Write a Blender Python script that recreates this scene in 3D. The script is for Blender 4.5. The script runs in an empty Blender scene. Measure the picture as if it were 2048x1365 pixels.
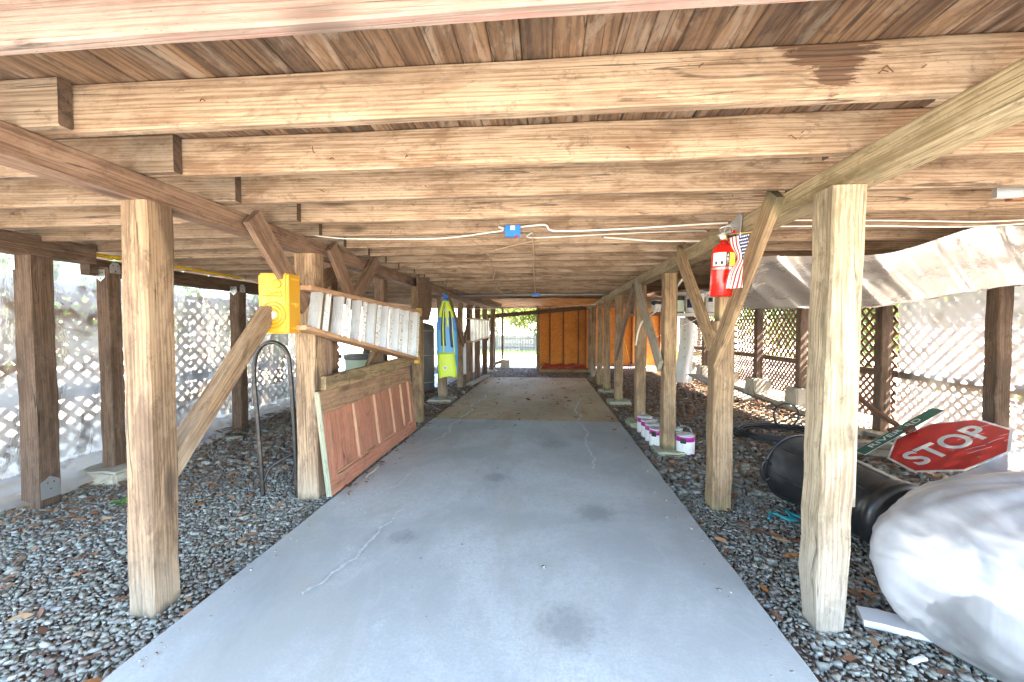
import bpy, bmesh, math, random
import numpy as np
from mathutils import Vector, Matrix, noise
random.seed(7); rng = np.random.default_rng(7)
S = bpy.context.scene
COL = S.collection
PI = math.pi

# ------------------------------------------------------------------ camera
cam_d = bpy.data.cameras.new('camera'); cam = bpy.data.objects.new('camera', cam_d); COL.objects.link(cam)
cam_d.sensor_width = 36; cam_d.lens = 14.0625; cam_d.clip_start = .02; cam_d.clip_end = 400
_f = Vector((-.0847, .9959, -.0318)).normalized()
_r = Vector((.9964, .0847, 0)).normalized(); _u = _r.cross(_f)
cam.matrix_world = Matrix(((_r.x, _u.x, -_f.x, 0), (_r.y, _u.y, -_f.y, 0), (_r.z, _u.z, -_f.z, 1.25), (0, 0, 0, 1)))
S.camera = cam

# ------------------------------------------------------------------ daylight
SUN = Vector((.64, -.13, .76)).normalized()
W = bpy.data.worlds.new('World'); S.world = W; W.use_nodes = True
wn = W.node_tree.nodes; wl = W.node_tree.links
bg = wn['Background']; sky = wn.new('ShaderNodeTexSky'); sky.sky_type = 'NISHITA'; sky.sun_disc = False
sky.sun_elevation = math.asin(SUN.z); sky.sun_rotation = math.atan2(SUN.x, SUN.y)
wl.new(sky.outputs[0], bg.inputs[0]); bg.inputs[1].default_value = .15
sd = bpy.data.lights.new('sun', 'SUN'); sd.energy = 5; sd.angle = math.radians(.5); sd.color = (1, .95, .87)
so = bpy.data.objects.new('sun', sd); COL.objects.link(so); so.rotation_euler = (-SUN).to_track_quat('-Z', 'Y').to_euler()
S.view_settings.view_transform = 'Standard'; S.view_settings.look = 'None'
S.view_settings.exposure = 4.1; S.view_settings.gamma = 1
S.render.engine = 'CYCLES'
cy = S.cycles; cy.use_denoising = True; cy.max_bounces = 12; cy.diffuse_bounces = 8; cy.glossy_bounces = 4
cy.transmission_bounces = 8; cy.transparent_max_bounces = 24; cy.sample_clamp_indirect = 10; cy.caustics_reflective = False; cy.caustics_refractive = False

# ------------------------------------------------------------------ object helpers
WM = {}
def place(o, M=None, parent=None):
    M = M or Matrix.Identity(4)
    COL.objects.link(o); WM[o.name] = M
    if parent is not None:
        o.parent = parent; o.matrix_parent_inverse = WM[parent.name].inverted()
    o.matrix_basis = M
    return o
def tag(o, label=None, cat=None, group=None, kind=None):
    if label: o['label'] = label
    if cat: o['category'] = cat
    if group: o['group'] = group
    if kind: o['kind'] = kind
    return o
def empty(name, loc=(0, 0, 0), **k):
    o = bpy.data.objects.new(name, None); o.empty_display_size = .1
    place(o, Matrix.Translation(loc)); return tag(o, **k)
def mesh(name, v, f, mat, parent=None, M=None, smooth=False, **k):
    me = bpy.data.meshes.new(name); me.from_pydata([tuple(p) for p in v], [], f); me.update()
    for m in (mat if isinstance(mat, (list, tuple)) else [mat]): me.materials.append(m)
    if smooth: me.polygons.foreach_set('use_smooth', [True] * len(me.polygons))
    o = bpy.data.objects.new(name, me); place(o, M, parent); return tag(o, **k)
class MB:                                   # collects shapes that make ONE mesh
    def __init__(s): s.v = []; s.f = []
    def add(s, v, f):
        n = len(s.v); s.v += [tuple(p) for p in v]; s.f += [tuple(i + n for i in q) for q in f]; return s
    def box(s, a, b): return s.add(*boxvf(a, b))
    def tube(s, pts, r, n=8, closed=False): return s.add(*tubevf(pts, r, n, closed))
    def lathe(s, prof, n=24, c=(0, 0, 0)): return s.add(*lathevf(prof, n, c))
    def build(s, name, mat, parent=None, M=None, smooth=False, **k): return mesh(name, s.v, s.f, mat, parent, M, smooth, **k)
def boxvf(a, b):
    x0, y0, z0 = a; x1, y1, z1 = b
    v = [(x0, y0, z0), (x1, y0, z0), (x1, y1, z0), (x0, y1, z0), (x0, y0, z1), (x1, y0, z1), (x1, y1, z1), (x0, y1, z1)]
    return v, [(3, 2, 1, 0), (4, 5, 6, 7), (0, 1, 5, 4), (1, 2, 6, 5), (2, 3, 7, 6), (3, 0, 4, 7)]
def tubevf(pts, r, n=8, closed=False):
    P = [Vector(p) for p in pts]; m = len(P); V = []; F = []; up = None
    for i in range(m):
        a = P[(i - 1) % m] if (closed or i > 0) else P[0]; b = P[(i + 1) % m] if (closed or i < m - 1) else P[-1]
        t = (b - a).normalized()
        if up is None: up = Vector((0, 0, 1)) if abs(t.z) < .9 else Vector((1, 0, 0))
        up = (up - t * up.dot(t)); up = up.normalized() if up.length > 1e-6 else t.orthogonal().normalized()
        s = t.cross(up); rr = r[i] if isinstance(r, (list, tuple)) else r
        V += [P[i] + (up * math.cos(2 * PI * j / n) + s * math.sin(2 * PI * j / n)) * rr for j in range(n)]
    for i in range(m if closed else m - 1):
        k = (i + 1) % m
        F += [(i * n + j, i * n + (j + 1) % n, k * n + (j + 1) % n, k * n + j) for j in range(n)]
    if not closed: F += [tuple(range(n))[::-1], tuple((m - 1) * n + j for j in range(n))]
    return V, F
def lathevf(prof, n=24, c=(0, 0, 0)):
    V = []; F = []; m = len(prof)
    for r, z in prof: V += [(c[0] + r * math.cos(2 * PI * j / n), c[1] + r * math.sin(2 * PI * j / n), c[2] + z) for j in range(n)]
    for i in range(m - 1): F += [(i * n + j, i * n + (j + 1) % n, (i + 1) * n + (j + 1) % n, (i + 1) * n + j) for j in range(n)]
    if prof[0][0] > 1e-4: F.append(tuple(range(n))[::-1])
    if prof[-1][0] > 1e-4: F.append(tuple((m - 1) * n + j for j in range(n)))
    return V, F
def spline(pts, k=8):
    P = [Vector(p) for p in pts]; out = []
    for i in range(len(P) - 1):
        a = P[max(i - 1, 0)]; b = P[i]; c = P[i + 1]; d = P[min(i + 2, len(P) - 1)]
        for j in range(k):
            t = j / k
            out.append(.5 * ((2 * b) + (c - a) * t + (2 * a - 5 * b + 4 * c - d) * t * t + (3 * b - a - 3 * c + d) * t ** 3))
    return out + [P[-1]]
def frame(p, x, up):
    X = Vector(x).normalized(); Z = Vector(up); Z = (Z - X * Z.dot(X)).normalized(); Y = Z.cross(X)
    return Matrix(((X.x, Y.x, Z.x, p[0]), (X.y, Y.y, Z.y, p[1]), (X.z, Y.z, Z.z, p[2]), (0, 0, 0, 1)))
def timber(name, p0, p1, w, h, mat, parent=None, up=(0, 0, 1), bev=.005, jit=.0015, step=.3, sag=0, worn=0, **k):
    """a sawn timber from p0 to p1, w across and h along 'up': bevelled, slightly uneven; its grain follows its length"""
    p0 = Vector(p0); p1 = Vector(p1); L = (p1 - p0).length; M = frame(p0, p1 - p0, up)
    n = max(2, int(L / step)); R = random.Random(hash((round(p0.x * 1000), round(p0.y * 1000), round(p1.z * 1000))) & 0xffff)
    V = []; F = []
    for i in range(n + 1):
        x = L * i / n; oy = R.uniform(-jit, jit); oz = R.uniform(-jit, jit) - sag * math.sin(PI * i / n)
        sc = 1 - worn * max(0, 1 - x / .25) * R.uniform(.88, 1)
        a, b = w / 2 * sc, h / 2 * sc
        for (y, z) in ((-a + bev, -b), (a - bev, -b), (a, -b + bev), (a, b - bev), (a - bev, b), (-a + bev, b), (-a, b - bev), (-a, -b + bev)):
            V.append((x, y + oy + R.uniform(-jit, jit) * .5, z + oz + R.uniform(-jit, jit) * .5))
    for i in range(n): F += [(i * 8 + j, i * 8 + (j + 1) % 8, i * 8 + 8 + (j + 1) % 8, i * 8 + 8 + j) for j in range(8)]
    F += [tuple(range(8))[::-1], tuple(n * 8 + j for j in range(8))]
    o = mesh(name, V, F, mat, parent, M, **k)
    if isinstance(mat, list): o.data.polygons[len(F) - 1].material_index = 1; o.data.polygons[len(F) - 2].material_index = 1
    return o
def cloth(name, fn, nu, nv, mat, parent=None, smooth=True, **k):
    V = [fn(i / nu, j / nv) for j in range(nv + 1) for i in range(nu + 1)]
    F = [(j * (nu + 1) + i, j * (nu + 1) + i + 1, (j + 1) * (nu + 1) + i + 1, (j + 1) * (nu + 1) + i) for j in range(nv) for i in range(nu)]
    return mesh(name, V, F, mat, parent, None, smooth, **k)
def lettering(name, s, w, h, mat, parent, M, depth=.002, bold=.0):
    cu = bpy.data.curves.new(name, 'FONT'); cu.body = s; cu.extrude = .5; cu.offset = bold; cu.resolution_u = 4
    t = bpy.data.objects.new(name, cu); COL.objects.link(t)
    dg = bpy.context.evaluated_depsgraph_get(); me = bpy.data.meshes.new_from_object(t.evaluated_get(dg)); bpy.data.objects.remove(t)
    co = np.array([v.co for v in me.vertices]); lo, hi = co.min(0), co.max(0)
    sc = np.array([w, h, depth]) / (hi - lo); co = (co - (lo + hi) / 2) * sc + np.array([0, 0, depth / 2])
    for v, c in zip(me.vertices, co): v.co = c
    me.materials.clear(); me.materials.append(mat); me.name = name
    return place(bpy.data.objects.new(name, me), M, parent)
def nz(x, y, z=0): return noise.noise(Vector((x, y, z)))
def smooth(a, b, x): t = min(1, max(0, (x - a) / (b - a))); return t * t * (3 - 2 * t)

# ------------------------------------------------------------------ materials
class NT:
    def __init__(s, name):
        s.m = bpy.data.materials.new(name); s.m.use_nodes = True; s.n = s.m.node_tree.nodes; s.l = s.m.node_tree.links
        s.b = s.n['Principled BSDF']; s.out = s.n['Material Output']
    def new(s, t, **k):
        o = s.n.new('ShaderNode' + t)
        for a, b in k.items(): setattr(o, a, b)
        return o
    def put(s, sock, v):
        if hasattr(v, 'links'): s.l.new(v, sock)
        else: sock.default_value = v
    def math(s, op, a, b=0, clamp=False):
        o = s.new('Math', operation=op, use_clamp=clamp); s.put(o.inputs[0], a); s.put(o.inputs[1], b); return o.outputs[0]
    def mix(s, f, a, b, mode='MIX'):
        o = s.new('Mix', data_type='RGBA', blend_type=mode); s.put(o.inputs[0], f)
        for q, v in ((6, a), (7, b)): s.put(o.inputs[q], v if hasattr(v, 'links') else (*v, 1))
        return o.outputs[2]
    def ramp(s, v, a, b, lo=0., hi=1.):
        o = s.new('MapRange', interpolation_type='SMOOTHSTEP'); s.put(o.inputs[0], v)
        o.inputs[1].default_value = a; o.inputs[2].default_value = b; o.inputs[3].default_value = lo; o.inputs[4].default_value = hi
        return o.outputs[0]
    def coord(s, kind='Object', scale=(1, 1, 1), rand=False):
        v = s.new('TexCoord').outputs[kind]
        if rand:
            r = s.new('ObjectInfo').outputs['Random']
            c = s.new('CombineXYZ'); s.put(c.inputs[0], s.math('MULTIPLY', r, 97)); s.put(c.inputs[1], s.math('MULTIPLY', r, 41)); s.put(c.inputs[2], s.math('MULTIPLY', r, 23))
            a = s.new('VectorMath', operation='ADD'); s.l.new(v, a.inputs[0]); s.l.new(c.outputs[0], a.inputs[1]); v = a.outputs[0]
        mp = s.new('Mapping'); s.l.new(v, mp.inputs[0]); mp.inputs['Scale'].default_value = scale; return mp.outputs[0]
    def noise(s, v, scale=1, detail=4, rough=.55, dist=0):
        o = s.new('TexNoise'); s.l.new(v, o.inputs['Vector']); o.inputs['Scale'].default_value = scale; o.inputs['Detail'].default_value = detail
        o.inputs['Roughness'].default_value = rough; o.inputs['Distortion'].default_value = dist; return o.outputs['Fac']
    def voro(s, v, scale=1, feature='F1', out='Distance'):
        o = s.new('TexVoronoi', feature=feature); s.l.new(v, o.inputs['Vector']); o.inputs['Scale'].default_value = scale; return o.outputs[out]
    def bump(s, h, strength=.3, dist=.01):
        o = s.new('Bump'); o.inputs['Strength'].default_value = strength; o.inputs['Distance'].default_value = dist
        s.put(o.inputs['Height'], h); s.l.new(o.outputs[0], s.b.inputs['Normal']); return o.outputs[0]
    def base(s, c): s.put(s.b.inputs['Base Color'], c if hasattr(c, 'links') else (*c, 1))
    def rough(s, r): s.put(s.b.inputs['Roughness'], r)
MAT = {}
def wood(name, light, dark, stain=None, stain_amt=.5, wash=None, wash_h=.5, grain=1.0, var=.3, rough=.78, moss=None, grime=.62, dust=.3, foot=0, burn=None):
    t = NT(name); g = t.noise(t.coord(scale=(1.0, 26 * grain, 26 * grain), rand=True), 1, 9, .68, .9)
    wv = t.new('TexWave', wave_type='BANDS', bands_direction='DIAGONAL'); t.l.new(t.coord(scale=(.16, 7 * grain, 9 * grain), rand=True), wv.inputs['Vector'])
    wv.inputs['Scale'].default_value = 4.5; wv.inputs['Distortion'].default_value = 9; wv.inputs['Detail'].default_value = 4; wv.inputs['Detail Scale'].default_value = 1.1; wv.inputs['Detail Roughness'].default_value = .6
    bl = t.noise(t.coord(scale=(1.3, 5, 5), rand=True), 1.3, 6, .65, .6)
    fb = t.noise(t.coord(scale=(5, 230, 230), rand=True), 1, 4, .65)
    kd = t.voro(t.coord(scale=(1.15, 4.2, 4.2), rand=True), 1)
    wl_ = t.math('POWER', wv.outputs['Fac'], 2.2)                      # narrow dark latewood lines
    f = t.math('ADD', t.math('MULTIPLY', t.math('SUBTRACT', g, .5), 1.1), t.math('MULTIPLY', t.math('SUBTRACT', bl, .5), 1.0))
    f = t.math('SUBTRACT', t.math('ADD', f, .66), t.math('MULTIPLY', wl_, .26))
    c = t.mix(t.ramp(f, .26, .84), dark, light)
    c = t.mix(t.math('MULTIPLY', t.ramp(fb, .58, .74), .45), c, tuple(x * .42 for x in dark))
    c = t.mix(t.math('MULTIPLY', t.ramp(fb, .42, .28), .25), c, tuple(min(.8, x * 1.3) for x in light))
    if stain:
        st = t.ramp(t.noise(t.coord(scale=(.9, 3.5, 3.5), rand=True), 2.1, 7, .70, 1.4), .50, .60)
        c = t.mix(t.math('MULTIPLY', st, stain_amt), c, stain)
    gr = t.ramp(t.noise(t.coord(scale=(7, 13, 13), rand=True), 1.6, 9, .76, .5), .53, .66)          # grime in the surface
    c = t.mix(t.math('MULTIPLY', gr, grime), c, tuple(x * .5 for x in dark))
    sp_ = t.ramp(t.voro(t.coord(scale=(20, 60, 60), rand=True), 1), .10, .05); c = t.mix(t.math('MULTIPLY', sp_, .6), c, tuple(x * .3 for x in dark))
    du = t.ramp(t.noise(t.coord(scale=(2.2, 5, 5), rand=True), 2, 7, .7, .6), .47, .66); c = t.mix(t.math('MULTIPLY', du, dust), c, tuple(min(.62, x * 1.12 + .05) for x in light))
    kn = t.ramp(kd, .17, .05); c = t.mix(t.math('MULTIPLY', kn, .8), c, tuple(x * .35 for x in dark))
    ck = t.math('ABSOLUTE', t.math('SUBTRACT', t.noise(t.coord(scale=(.55, 15, 15), rand=True), 1, 2, .5, .4), .5))     # drying checks along the grain
    ck = t.math('MULTIPLY', t.ramp(ck, .012, .003), t.ramp(bl, .48, .6)); c = t.mix(t.math('MULTIPLY', ck, .8), c, tuple(x * .2 for x in dark))
    if wash:
        sx = t.new('SeparateXYZ'); t.l.new(t.new('TexCoord').outputs['Object'], sx.inputs[0])
        hh = t.math('ADD', sx.outputs[0], t.math('MULTIPLY', t.noise(t.coord(scale=(3, 9, 9), rand=True), 1, 5, .6), wash_h * .9))
        wm = t.math('MULTIPLY', t.ramp(hh, wash_h * 1.35, wash_h * .45), t.ramp(fb, .35, .6, .25, .65)); c = t.mix(wm, c, wash)
    if burn:                                                            # stripped, darkened stretch on the upper half, ragged along the grain
        sb = t.new('SeparateXYZ'); t.l.new(t.new('TexCoord').outputs['Object'], sb.inputs[0])
        q = t.math('ABSOLUTE', t.math('SUBTRACT', sb.outputs[0], burn[0])); q = t.math('ADD', q, t.math('MULTIPLY', t.math('SUBTRACT', t.noise(t.coord(scale=(5, 34, 34)), 1, 7, .72, 1.2), .5), .36))
        q = t.math('ADD', q, t.math('MULTIPLY', t.math('SUBTRACT', .02, sb.outputs[2]), .9)); bm_ = t.ramp(q, burn[1] + .015, burn[1] - .01)
        c = t.mix(t.math('MULTIPLY', bm_, .9), c, t.mix(wl_, (.095, .042, .018), (.03, .015, .008)))
    if foot:
        sx2 = t.new('SeparateXYZ'); t.l.new(t.new('TexCoord').outputs['Object'], sx2.inputs[0])
        fm = t.ramp(t.math('ADD', sx2.outputs[0], t.math('MULTIPLY', t.noise(t.coord(scale=(5, 14, 14), rand=True), 1.5, 6, .7), foot * 2.4)), foot * 2.6, foot * 1.5); c = t.mix(t.math('MULTIPLY', fm, .75), c, (.085, .07, .04))
    if moss:
        mm = t.ramp(t.noise(t.coord(scale=(2, 5, 5), rand=True), 2, 5, .6), .55, .72); c = t.mix(t.math('MULTIPLY', mm, .6), c, moss)
    hs = t.new('HueSaturation'); t.l.new(c, hs.inputs['Color'])
    r = t.new('ObjectInfo').outputs['Random']; t.put(hs.inputs['Value'], t.math('ADD', t.math('MULTIPLY', r, var), 1 - var / 2))
    t.base(hs.outputs[0]); t.rough(rough)
    h_ = t.math('SUBTRACT', t.math('ADD', t.math('MULTIPLY', fb, .5), g), t.math('MULTIPLY', wl_, .25)); h_ = t.math('SUBTRACT', h_, t.math('ADD', t.math('MULTIPLY', ck, .8), t.math('MULTIPLY', kn, .3)))
    t.bump(h_, .6, .004)
    MAT[name] = t.m; return t.m
def plain(name, c, rough=.5, metal=0, bump=0, bscale=40, dirt=None, damt=.5, dscale=6, spec=None, coat=0):
    t = NT(name); col = c
    if dirt: col = t.mix(t.math('MULTIPLY', t.ramp(t.noise(t.coord(rand=True), dscale, 6, .65, .6), .48, .7), damt), c, dirt)
    t.base(col); t.b.inputs['Metallic'].default_value = metal
    n = t.noise(t.coord(rand=True), bscale, 4)
    t.rough(t.math('ADD', t.math('MULTIPLY', t.math('SUBTRACT', n, .5), .25), rough))
    if bump: t.bump(n, bump, .004)
    if coat: t.b.inputs['Coat Weight'].default_value = coat; t.b.inputs['Coat Roughness'].default_value = .15
    MAT[name] = t.m; return t.m
wood('wood_joist', (.385, .275, .18), (.175, .105, .057), (.135, .072, .036), .55)
wood('wood_joist_stripped', (.385, .275, .18), (.175, .105, .057), (.135, .072, .036), .4, burn=(2.72, .085))
wood('wood_end_grain', (.10, .06, .035), (.045, .027, .016), grain=.3, dust=.1)
wood('wood_joist_paint', (.31, .235, .19), (.225, .15, .115), (.34, .165, .13), .7, grime=.25)
wood('wood_joist_side', (.30, .22, .15), (.15, .10, .06), (.15, .08, .04), .5)
wood('wood_board', (.165, .092, .046), (.055, .028, .014), (.28, .21, .15), .55, grain=.7, var=.6)
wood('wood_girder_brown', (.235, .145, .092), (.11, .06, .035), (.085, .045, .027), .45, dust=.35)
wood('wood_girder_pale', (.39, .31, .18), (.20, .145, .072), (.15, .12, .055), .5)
wood('wood_post_tan', (.325, .215, .125), (.13, .078, .042), (.09, .052, .028), .6, foot=.07, wash=(.40, .34, .25), wash_h=.5)
wood('wood_post_pale', (.37, .295, .195), (.17, .122, .075), (.12, .10, .055), .6, foot=.045, wash=(.37, .33, .29), wash_h=.7)
wood('wood_post_yellow', (.37, .245, .13), (.155, .094, .047), (.105, .062, .032), .45, foot=.05, wash=(.33, .29, .13), wash_h=.18)
wood('wood_post_dark', (.16, .10, .062), (.07, .04, .024), (.045, .026, .015), .5, dust=.3)
wood('wood_lattice_lit', (.27, .155, .088), (.15, .085, .046), None, var=.4)  # lighter copy of the lattice wood, sunlit look put into its colour
wood('wood_lattice', (.23, .12, .062), (.12, .055, .028), None, var=.5)
wood('wood_grey', (.40, .35, .27), (.24, .2, .15), (.15, .12, .08), .4, moss=(.16, .2, .06))
wood('wood_dirty', (.33, .23, .12), (.15, .1, .05), (.07, .05, .025), .6)
wood('wood_red', (.27, .105, .042), (.15, .052, .02))
wood('wood_stripped', (.20, .085, .03), (.07, .03, .014), (.04, .02, .012), .6, grain=1.4)
wood('wood_fence', (.20, .17, .13), (.11, .09, .07), (.10, .11, .06), .5)
wood('bark', (.16, .12, .085), (.07, .05, .035))
wood('door_red', (.42, .175, .105), (.29, .11, .062), (.26, .145, .085), .75, grain=.6, var=.2, rough=.7, grime=.6)
wood('door_tan', (.34, .21, .12), (.22, .125, .07), (.17, .09, .05), .6, grain=.6, var=.1)
wood('door_light', (.50, .30, .18), (.42, .22, .13), grain=.5, var=.1)
wood('door_green', (.29, .31, .22), (.20, .205, .14), (.5, .33, .2), .5, var=.1)
wood('ladder_rail_wood', (.50, .30, .17), (.40, .21, .11), (.30, .15, .08), .4, grain=.6, var=.1, rough=.55)
plain('galv', (.52, .55, .56), .4, .8, dirt=(.3, .3, .28))
plain('aluminium', (.80, .81, .83), .32, .6, dirt=(.62, .6, .56), damt=.6, bscale=90)
plain('aluminium_bright', (.86, .87, .88), .3, .55, dirt=(.6, .57, .52), damt=.5)
plain('yellow_plastic', (.62, .36, .02), .5, 0, .15, 25, dirt=(.46, .33, .14), damt=.75, dscale=9)
plain('yellow_deep', (.50, .25, .012), .5)
plain('black_metal', (.028, .027, .026), .42, .3, dirt=(.16, .1, .06), damt=.45, dscale=14)
plain('black_plastic', (.018, .018, .019), .36, 0, .12, 18, dirt=(.06, .055, .05), damt=.6, dscale=5)
plain('black_rubber', (.014, .014, .015), .45)
plain('red_paint', (.62, .016, .008), .24, coat=.4)
plain('sign_red', (.50, .012, .010), .38, dirt=(.40, .02, .015), damt=.6, dscale=9)
plain('sign_green', (.012, .115, .062), .4, dirt=(.03, .10, .06), damt=.5)
plain('sign_white', (.74, .75, .70), .45, dirt=(.55, .55, .5), damt=.5, dscale=12)
plain('white_paint', (.80, .80, .78), .45, dirt=(.62, .6, .55), damt=.3)
plain('white_cable', (.78, .74, .64), .5)
plain('tan_cable', (.48, .34, .2), .6)
plain('purple', (.36, .008, .22), .4); plain('green_label', (.03, .14, .05), .4); plain('pale_green', (.5, .6, .47), .5)
plain('label_yellow', (.85, .72, .02), .4); plain('label_black', (.015, .015, .015), .5); plain('label_grey', (.35, .35, .36), .5)
plain('lid_grey', (.34, .38, .38), .35, .6, dirt=(.12, .12, .12), damt=.7, dscale=20)
plain('dark_grey', (.10, .105, .115), .4, dirt=(.2, .19, .18), damt=.4)
plain('blue_plastic', (.015, .17, .62), .4); plain('navy', (.012, .025, .11), .6)
plain('lime', (.50, .66, .012), .4); plain('sky_blue', (.05, .30, .62), .4)
plain('flag_red', (.55, .02, .02), .7); plain('flag_white', (.82, .79, .74), .7); plain('flag_blue', (.02, .035, .14), .7)
plain('yellow_pipe', (.75, .47, .012), .45); plain('brass', (.7, .48, .16), .35, .9)
plain('rust', (.16, .075, .04), .8, .2, .2, 60, dirt=(.08, .04, .03))
plain('concrete_block', (.42, .38, .31), .9, 0, .5, 60, dirt=(.24, .22, .13), damt=.7, dscale=8)
plain('concrete_moss', (.43, .43, .3), .9, 0, .5, 60, dirt=(.24, .27, .11), damt=.8, dscale=14)
plain('turquoise', (.02, .23, .26), .7); plain('orange_tool', (.75, .33, .02), .5)
plain('sheet_red', (.30, .012, .016), .3, dirt=(.5, .28, .26), damt=.7, dscale=4)
plain('plant_green', (.08, .25, .03), .5); plain('yucca_green', (.10, .17, .07), .5)
plain('scrap_wood', (.62, .6, .57), .7)

def concrete_mat(name, base, dirt, damt, pale, spots=()):
    t = NT(name); c0 = t.coord('Object')
    big = t.noise(c0, .9, 6, .6, .4); med = t.noise(c0, 4, 7, .65, .3); fine = t.noise(c0, 60, 5, .7)
    c = t.mix(t.ramp(big, .38, .62), tuple(x * .70 for x in base), base)
    c = t.mix(t.math('MULTIPLY', t.ramp(med, .56, .72), .45), c, pale)
    c = t.mix(t.math('MULTIPLY', t.ramp(t.noise(t.coord('Object', (1, .45, 1)), 1.6, 7, .68, .8), .47, .66), damt), c, dirt)
    c = t.mix(t.math('MULTIPLY', t.ramp(t.noise(c0, 26, 6, .75), .63, .72), .35), c, tuple(x * .45 for x in base))
    sk = t.ramp(t.voro(t.coord('Object', (1, .6, 1)), 38), .10, .045); c = t.mix(t.math('MULTIPLY', sk, t.ramp(big, .45, .6, .1, .6)), c, tuple(x * .35 for x in base))
    bs = t.ramp(t.noise(t.coord('Object', (1, .6, 1)), .95, 9, .76, .7), .54, .66); c = t.mix(t.math('MULTIPLY', bs, .6), c, tuple(x * .5 for x in base))
    gn = t.noise(c0, 75, 7, .85); c = t.mix(t.ramp(gn, .43, .57, 0, .5), c, tuple(x * .62 for x in base)); g2 = t.noise(c0, 22, 8, .78); c = t.mix(t.ramp(g2, .47, .60, 0, .42), c, tuple(x * .66 for x in base))
    for (sx_, sy_, sr_) in spots:                                   # old oil stains
        mp = t.new('Mapping'); t.l.new(t.new('TexCoord').outputs['Object'], mp.inputs[0]); mp.inputs['Location'].default_value = (-sx_, -sy_, 0)
        ln = t.new('VectorMath', operation='LENGTH'); t.l.new(mp.outputs[0], ln.inputs[0])
        d_ = t.math('ADD', t.math('DIVIDE', ln.outputs['Value'], sr_), t.math('MULTIPLY', t.math('SUBTRACT', g2, .5), 2.2))
        c = t.mix(t.ramp(d_, 1.15, .35, 0, .6), c, tuple(x * .38 for x in base))
    dr = t.math('ABSOLUTE', t.math('SUBTRACT', t.noise(t.coord('Object', (1.2, .5, 1)), .8, 5, .6, .6), .5)); c = t.mix(t.math('MULTIPLY', t.ramp(dr, .012, .003), .09), c, pale)
    t.base(c); t.rough(t.ramp(med, .2, .8, .6, .85))
    t.bump(t.math('ADD', t.math('MULTIPLY', fine, .5), med), .22, .006); MAT[name] = t.m
concrete_mat('concrete_near', (.56, .585, .55), (.41, .40, .33), .7, (.63, .645, .615), [(.10, 1.66, .16), (.34, 2.72, .15), (-.42, 3.3, .12), (-.85, 2.3, .10), (.1, 4.3, .2)])
concrete_mat('concrete_far', (.62, .46, .25), (.42, .23, .085), .85, (.60, .53, .25))
t = NT('crack_filler'); n_ = t.noise(t.coord(), 40, 5); t.base(t.mix(t.ramp(n_, .4, .65), (.50, .505, .47), (.62, .63, .60))); t.rough(.9); t.bump(n_, .5); MAT['crack_filler'] = t.m

def stone_mat():
    t = NT('stones'); r = t.new('NewGeometry').outputs['Random Per Island']
    cr = t.new('ValToRGB'); t.l.new(r, cr.inputs[0]); e = cr.color_ramp.elements
    cols = [(.15, .145, .115), (.26, .275, .22), (.22, .175, .12), (.32, .33, .275), (.23, .255, .20), (.18, .125, .085), (.29, .28, .23), (.38, .38, .33)]
    e[0].color = (*cols[0], 1); e[1].color = (*cols[-1], 1); e[1].position = .95
    for i, c in enumerate(cols[1:-1]): k = e.new((i + 1) / 7 * .93); k.color = (*c, 1)
    n = t.noise(t.coord('Object'), 55, 5, .65); t.base(t.mix(t.ramp(n, .35, .7, 0, .5), cr.outputs[0], (.36, .35, .31))); t.rough(.95); t.b.inputs['Specular IOR Level'].default_value = .15; t.bump(n, .4, .004); MAT['stones'] = t.m
stone_mat()
def leaf_mat(name, cols, trans=0):
    t = NT(name); r = t.new('NewGeometry').outputs['Random Per Island']
    cr = t.new('ValToRGB'); t.l.new(r, cr.inputs[0]); e = cr.color_ramp.elements
    e[0].color = (*cols[0], 1); e[1].color = (*cols[-1], 1)
    for i, c in enumerate(cols[1:-1]): k = e.new((i + 1) / (len(cols) - 1)); k.color = (*c, 1)
    t.base(cr.outputs[0]); t.rough(.6)
    if trans:
        tr = t.new('BsdfTranslucent'); t.l.new(cr.outputs[0], tr.inputs[0]); mx = t.new('MixShader'); mx.inputs[0].default_value = trans
        t.l.new(t.b.outputs[0], mx.inputs[1]); t.l.new(tr.outputs[0], mx.inputs[2]); t.l.new(mx.outputs[0], t.out.inputs[0])
    MAT[name] = t.m
leaf_mat('dead_leaves', [(.13, .06, .03), (.24, .1, .045), (.09, .05, .03), (.34, .13, .035), (.28, .18, .09), (.11, .055, .04), (.4, .17, .04)])
leaf_mat('litter', [(.19, .09, .045), (.26, .14, .07), (.12, .065, .035), (.34, .21, .11), (.23, .095, .04)])
leaf_mat('foliage_green', [(.05, .10, .02), (.09, .16, .03), (.07, .12, .03), (.12, .18, .035)], .4)
leaf_mat('foliage_yellow', [(.12, .16, .03), (.19, .21, .04), (.09, .13, .025), (.24, .24, .05)], .45)
leaf_mat('foliage_dark', [(.035, .07, .02), (.06, .1, .03), (.05, .085, .025), (.09, .12, .04)], .3)
leaf_mat('grass_blades', [(.09, .15, .03), (.13, .2, .04), (.18, .22, .07), (.1, .16, .035)], .3)

def ground_mat(name, cols, scale):
    t = NT(name); c0 = t.coord('Object'); a = t.noise(c0, scale, 8, .7, .3); b = t.noise(c0, scale * 14, 5, .7)
    c = t.mix(t.ramp(a, .38, .62), cols[0], cols[1]); c = t.mix(t.ramp(b, .45, .65, 0, .7), c, cols[2]); t.base(c); t.rough(.95)
    t.bump(t.math('ADD', a, b), .6, .02); MAT[name] = t.m
ground_mat('soil', [(.19, .115, .07), (.12, .075, .045), (.25, .165, .10)], 2.2)
ground_mat('yard_sand', [(.46, .40, .32), (.52, .46, .38), (.33, .26, .18)], 1.2)
ground_mat('lawn', [(.10, .15, .035), (.14, .18, .05), (.2, .19, .08)], 1.5)

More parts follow.
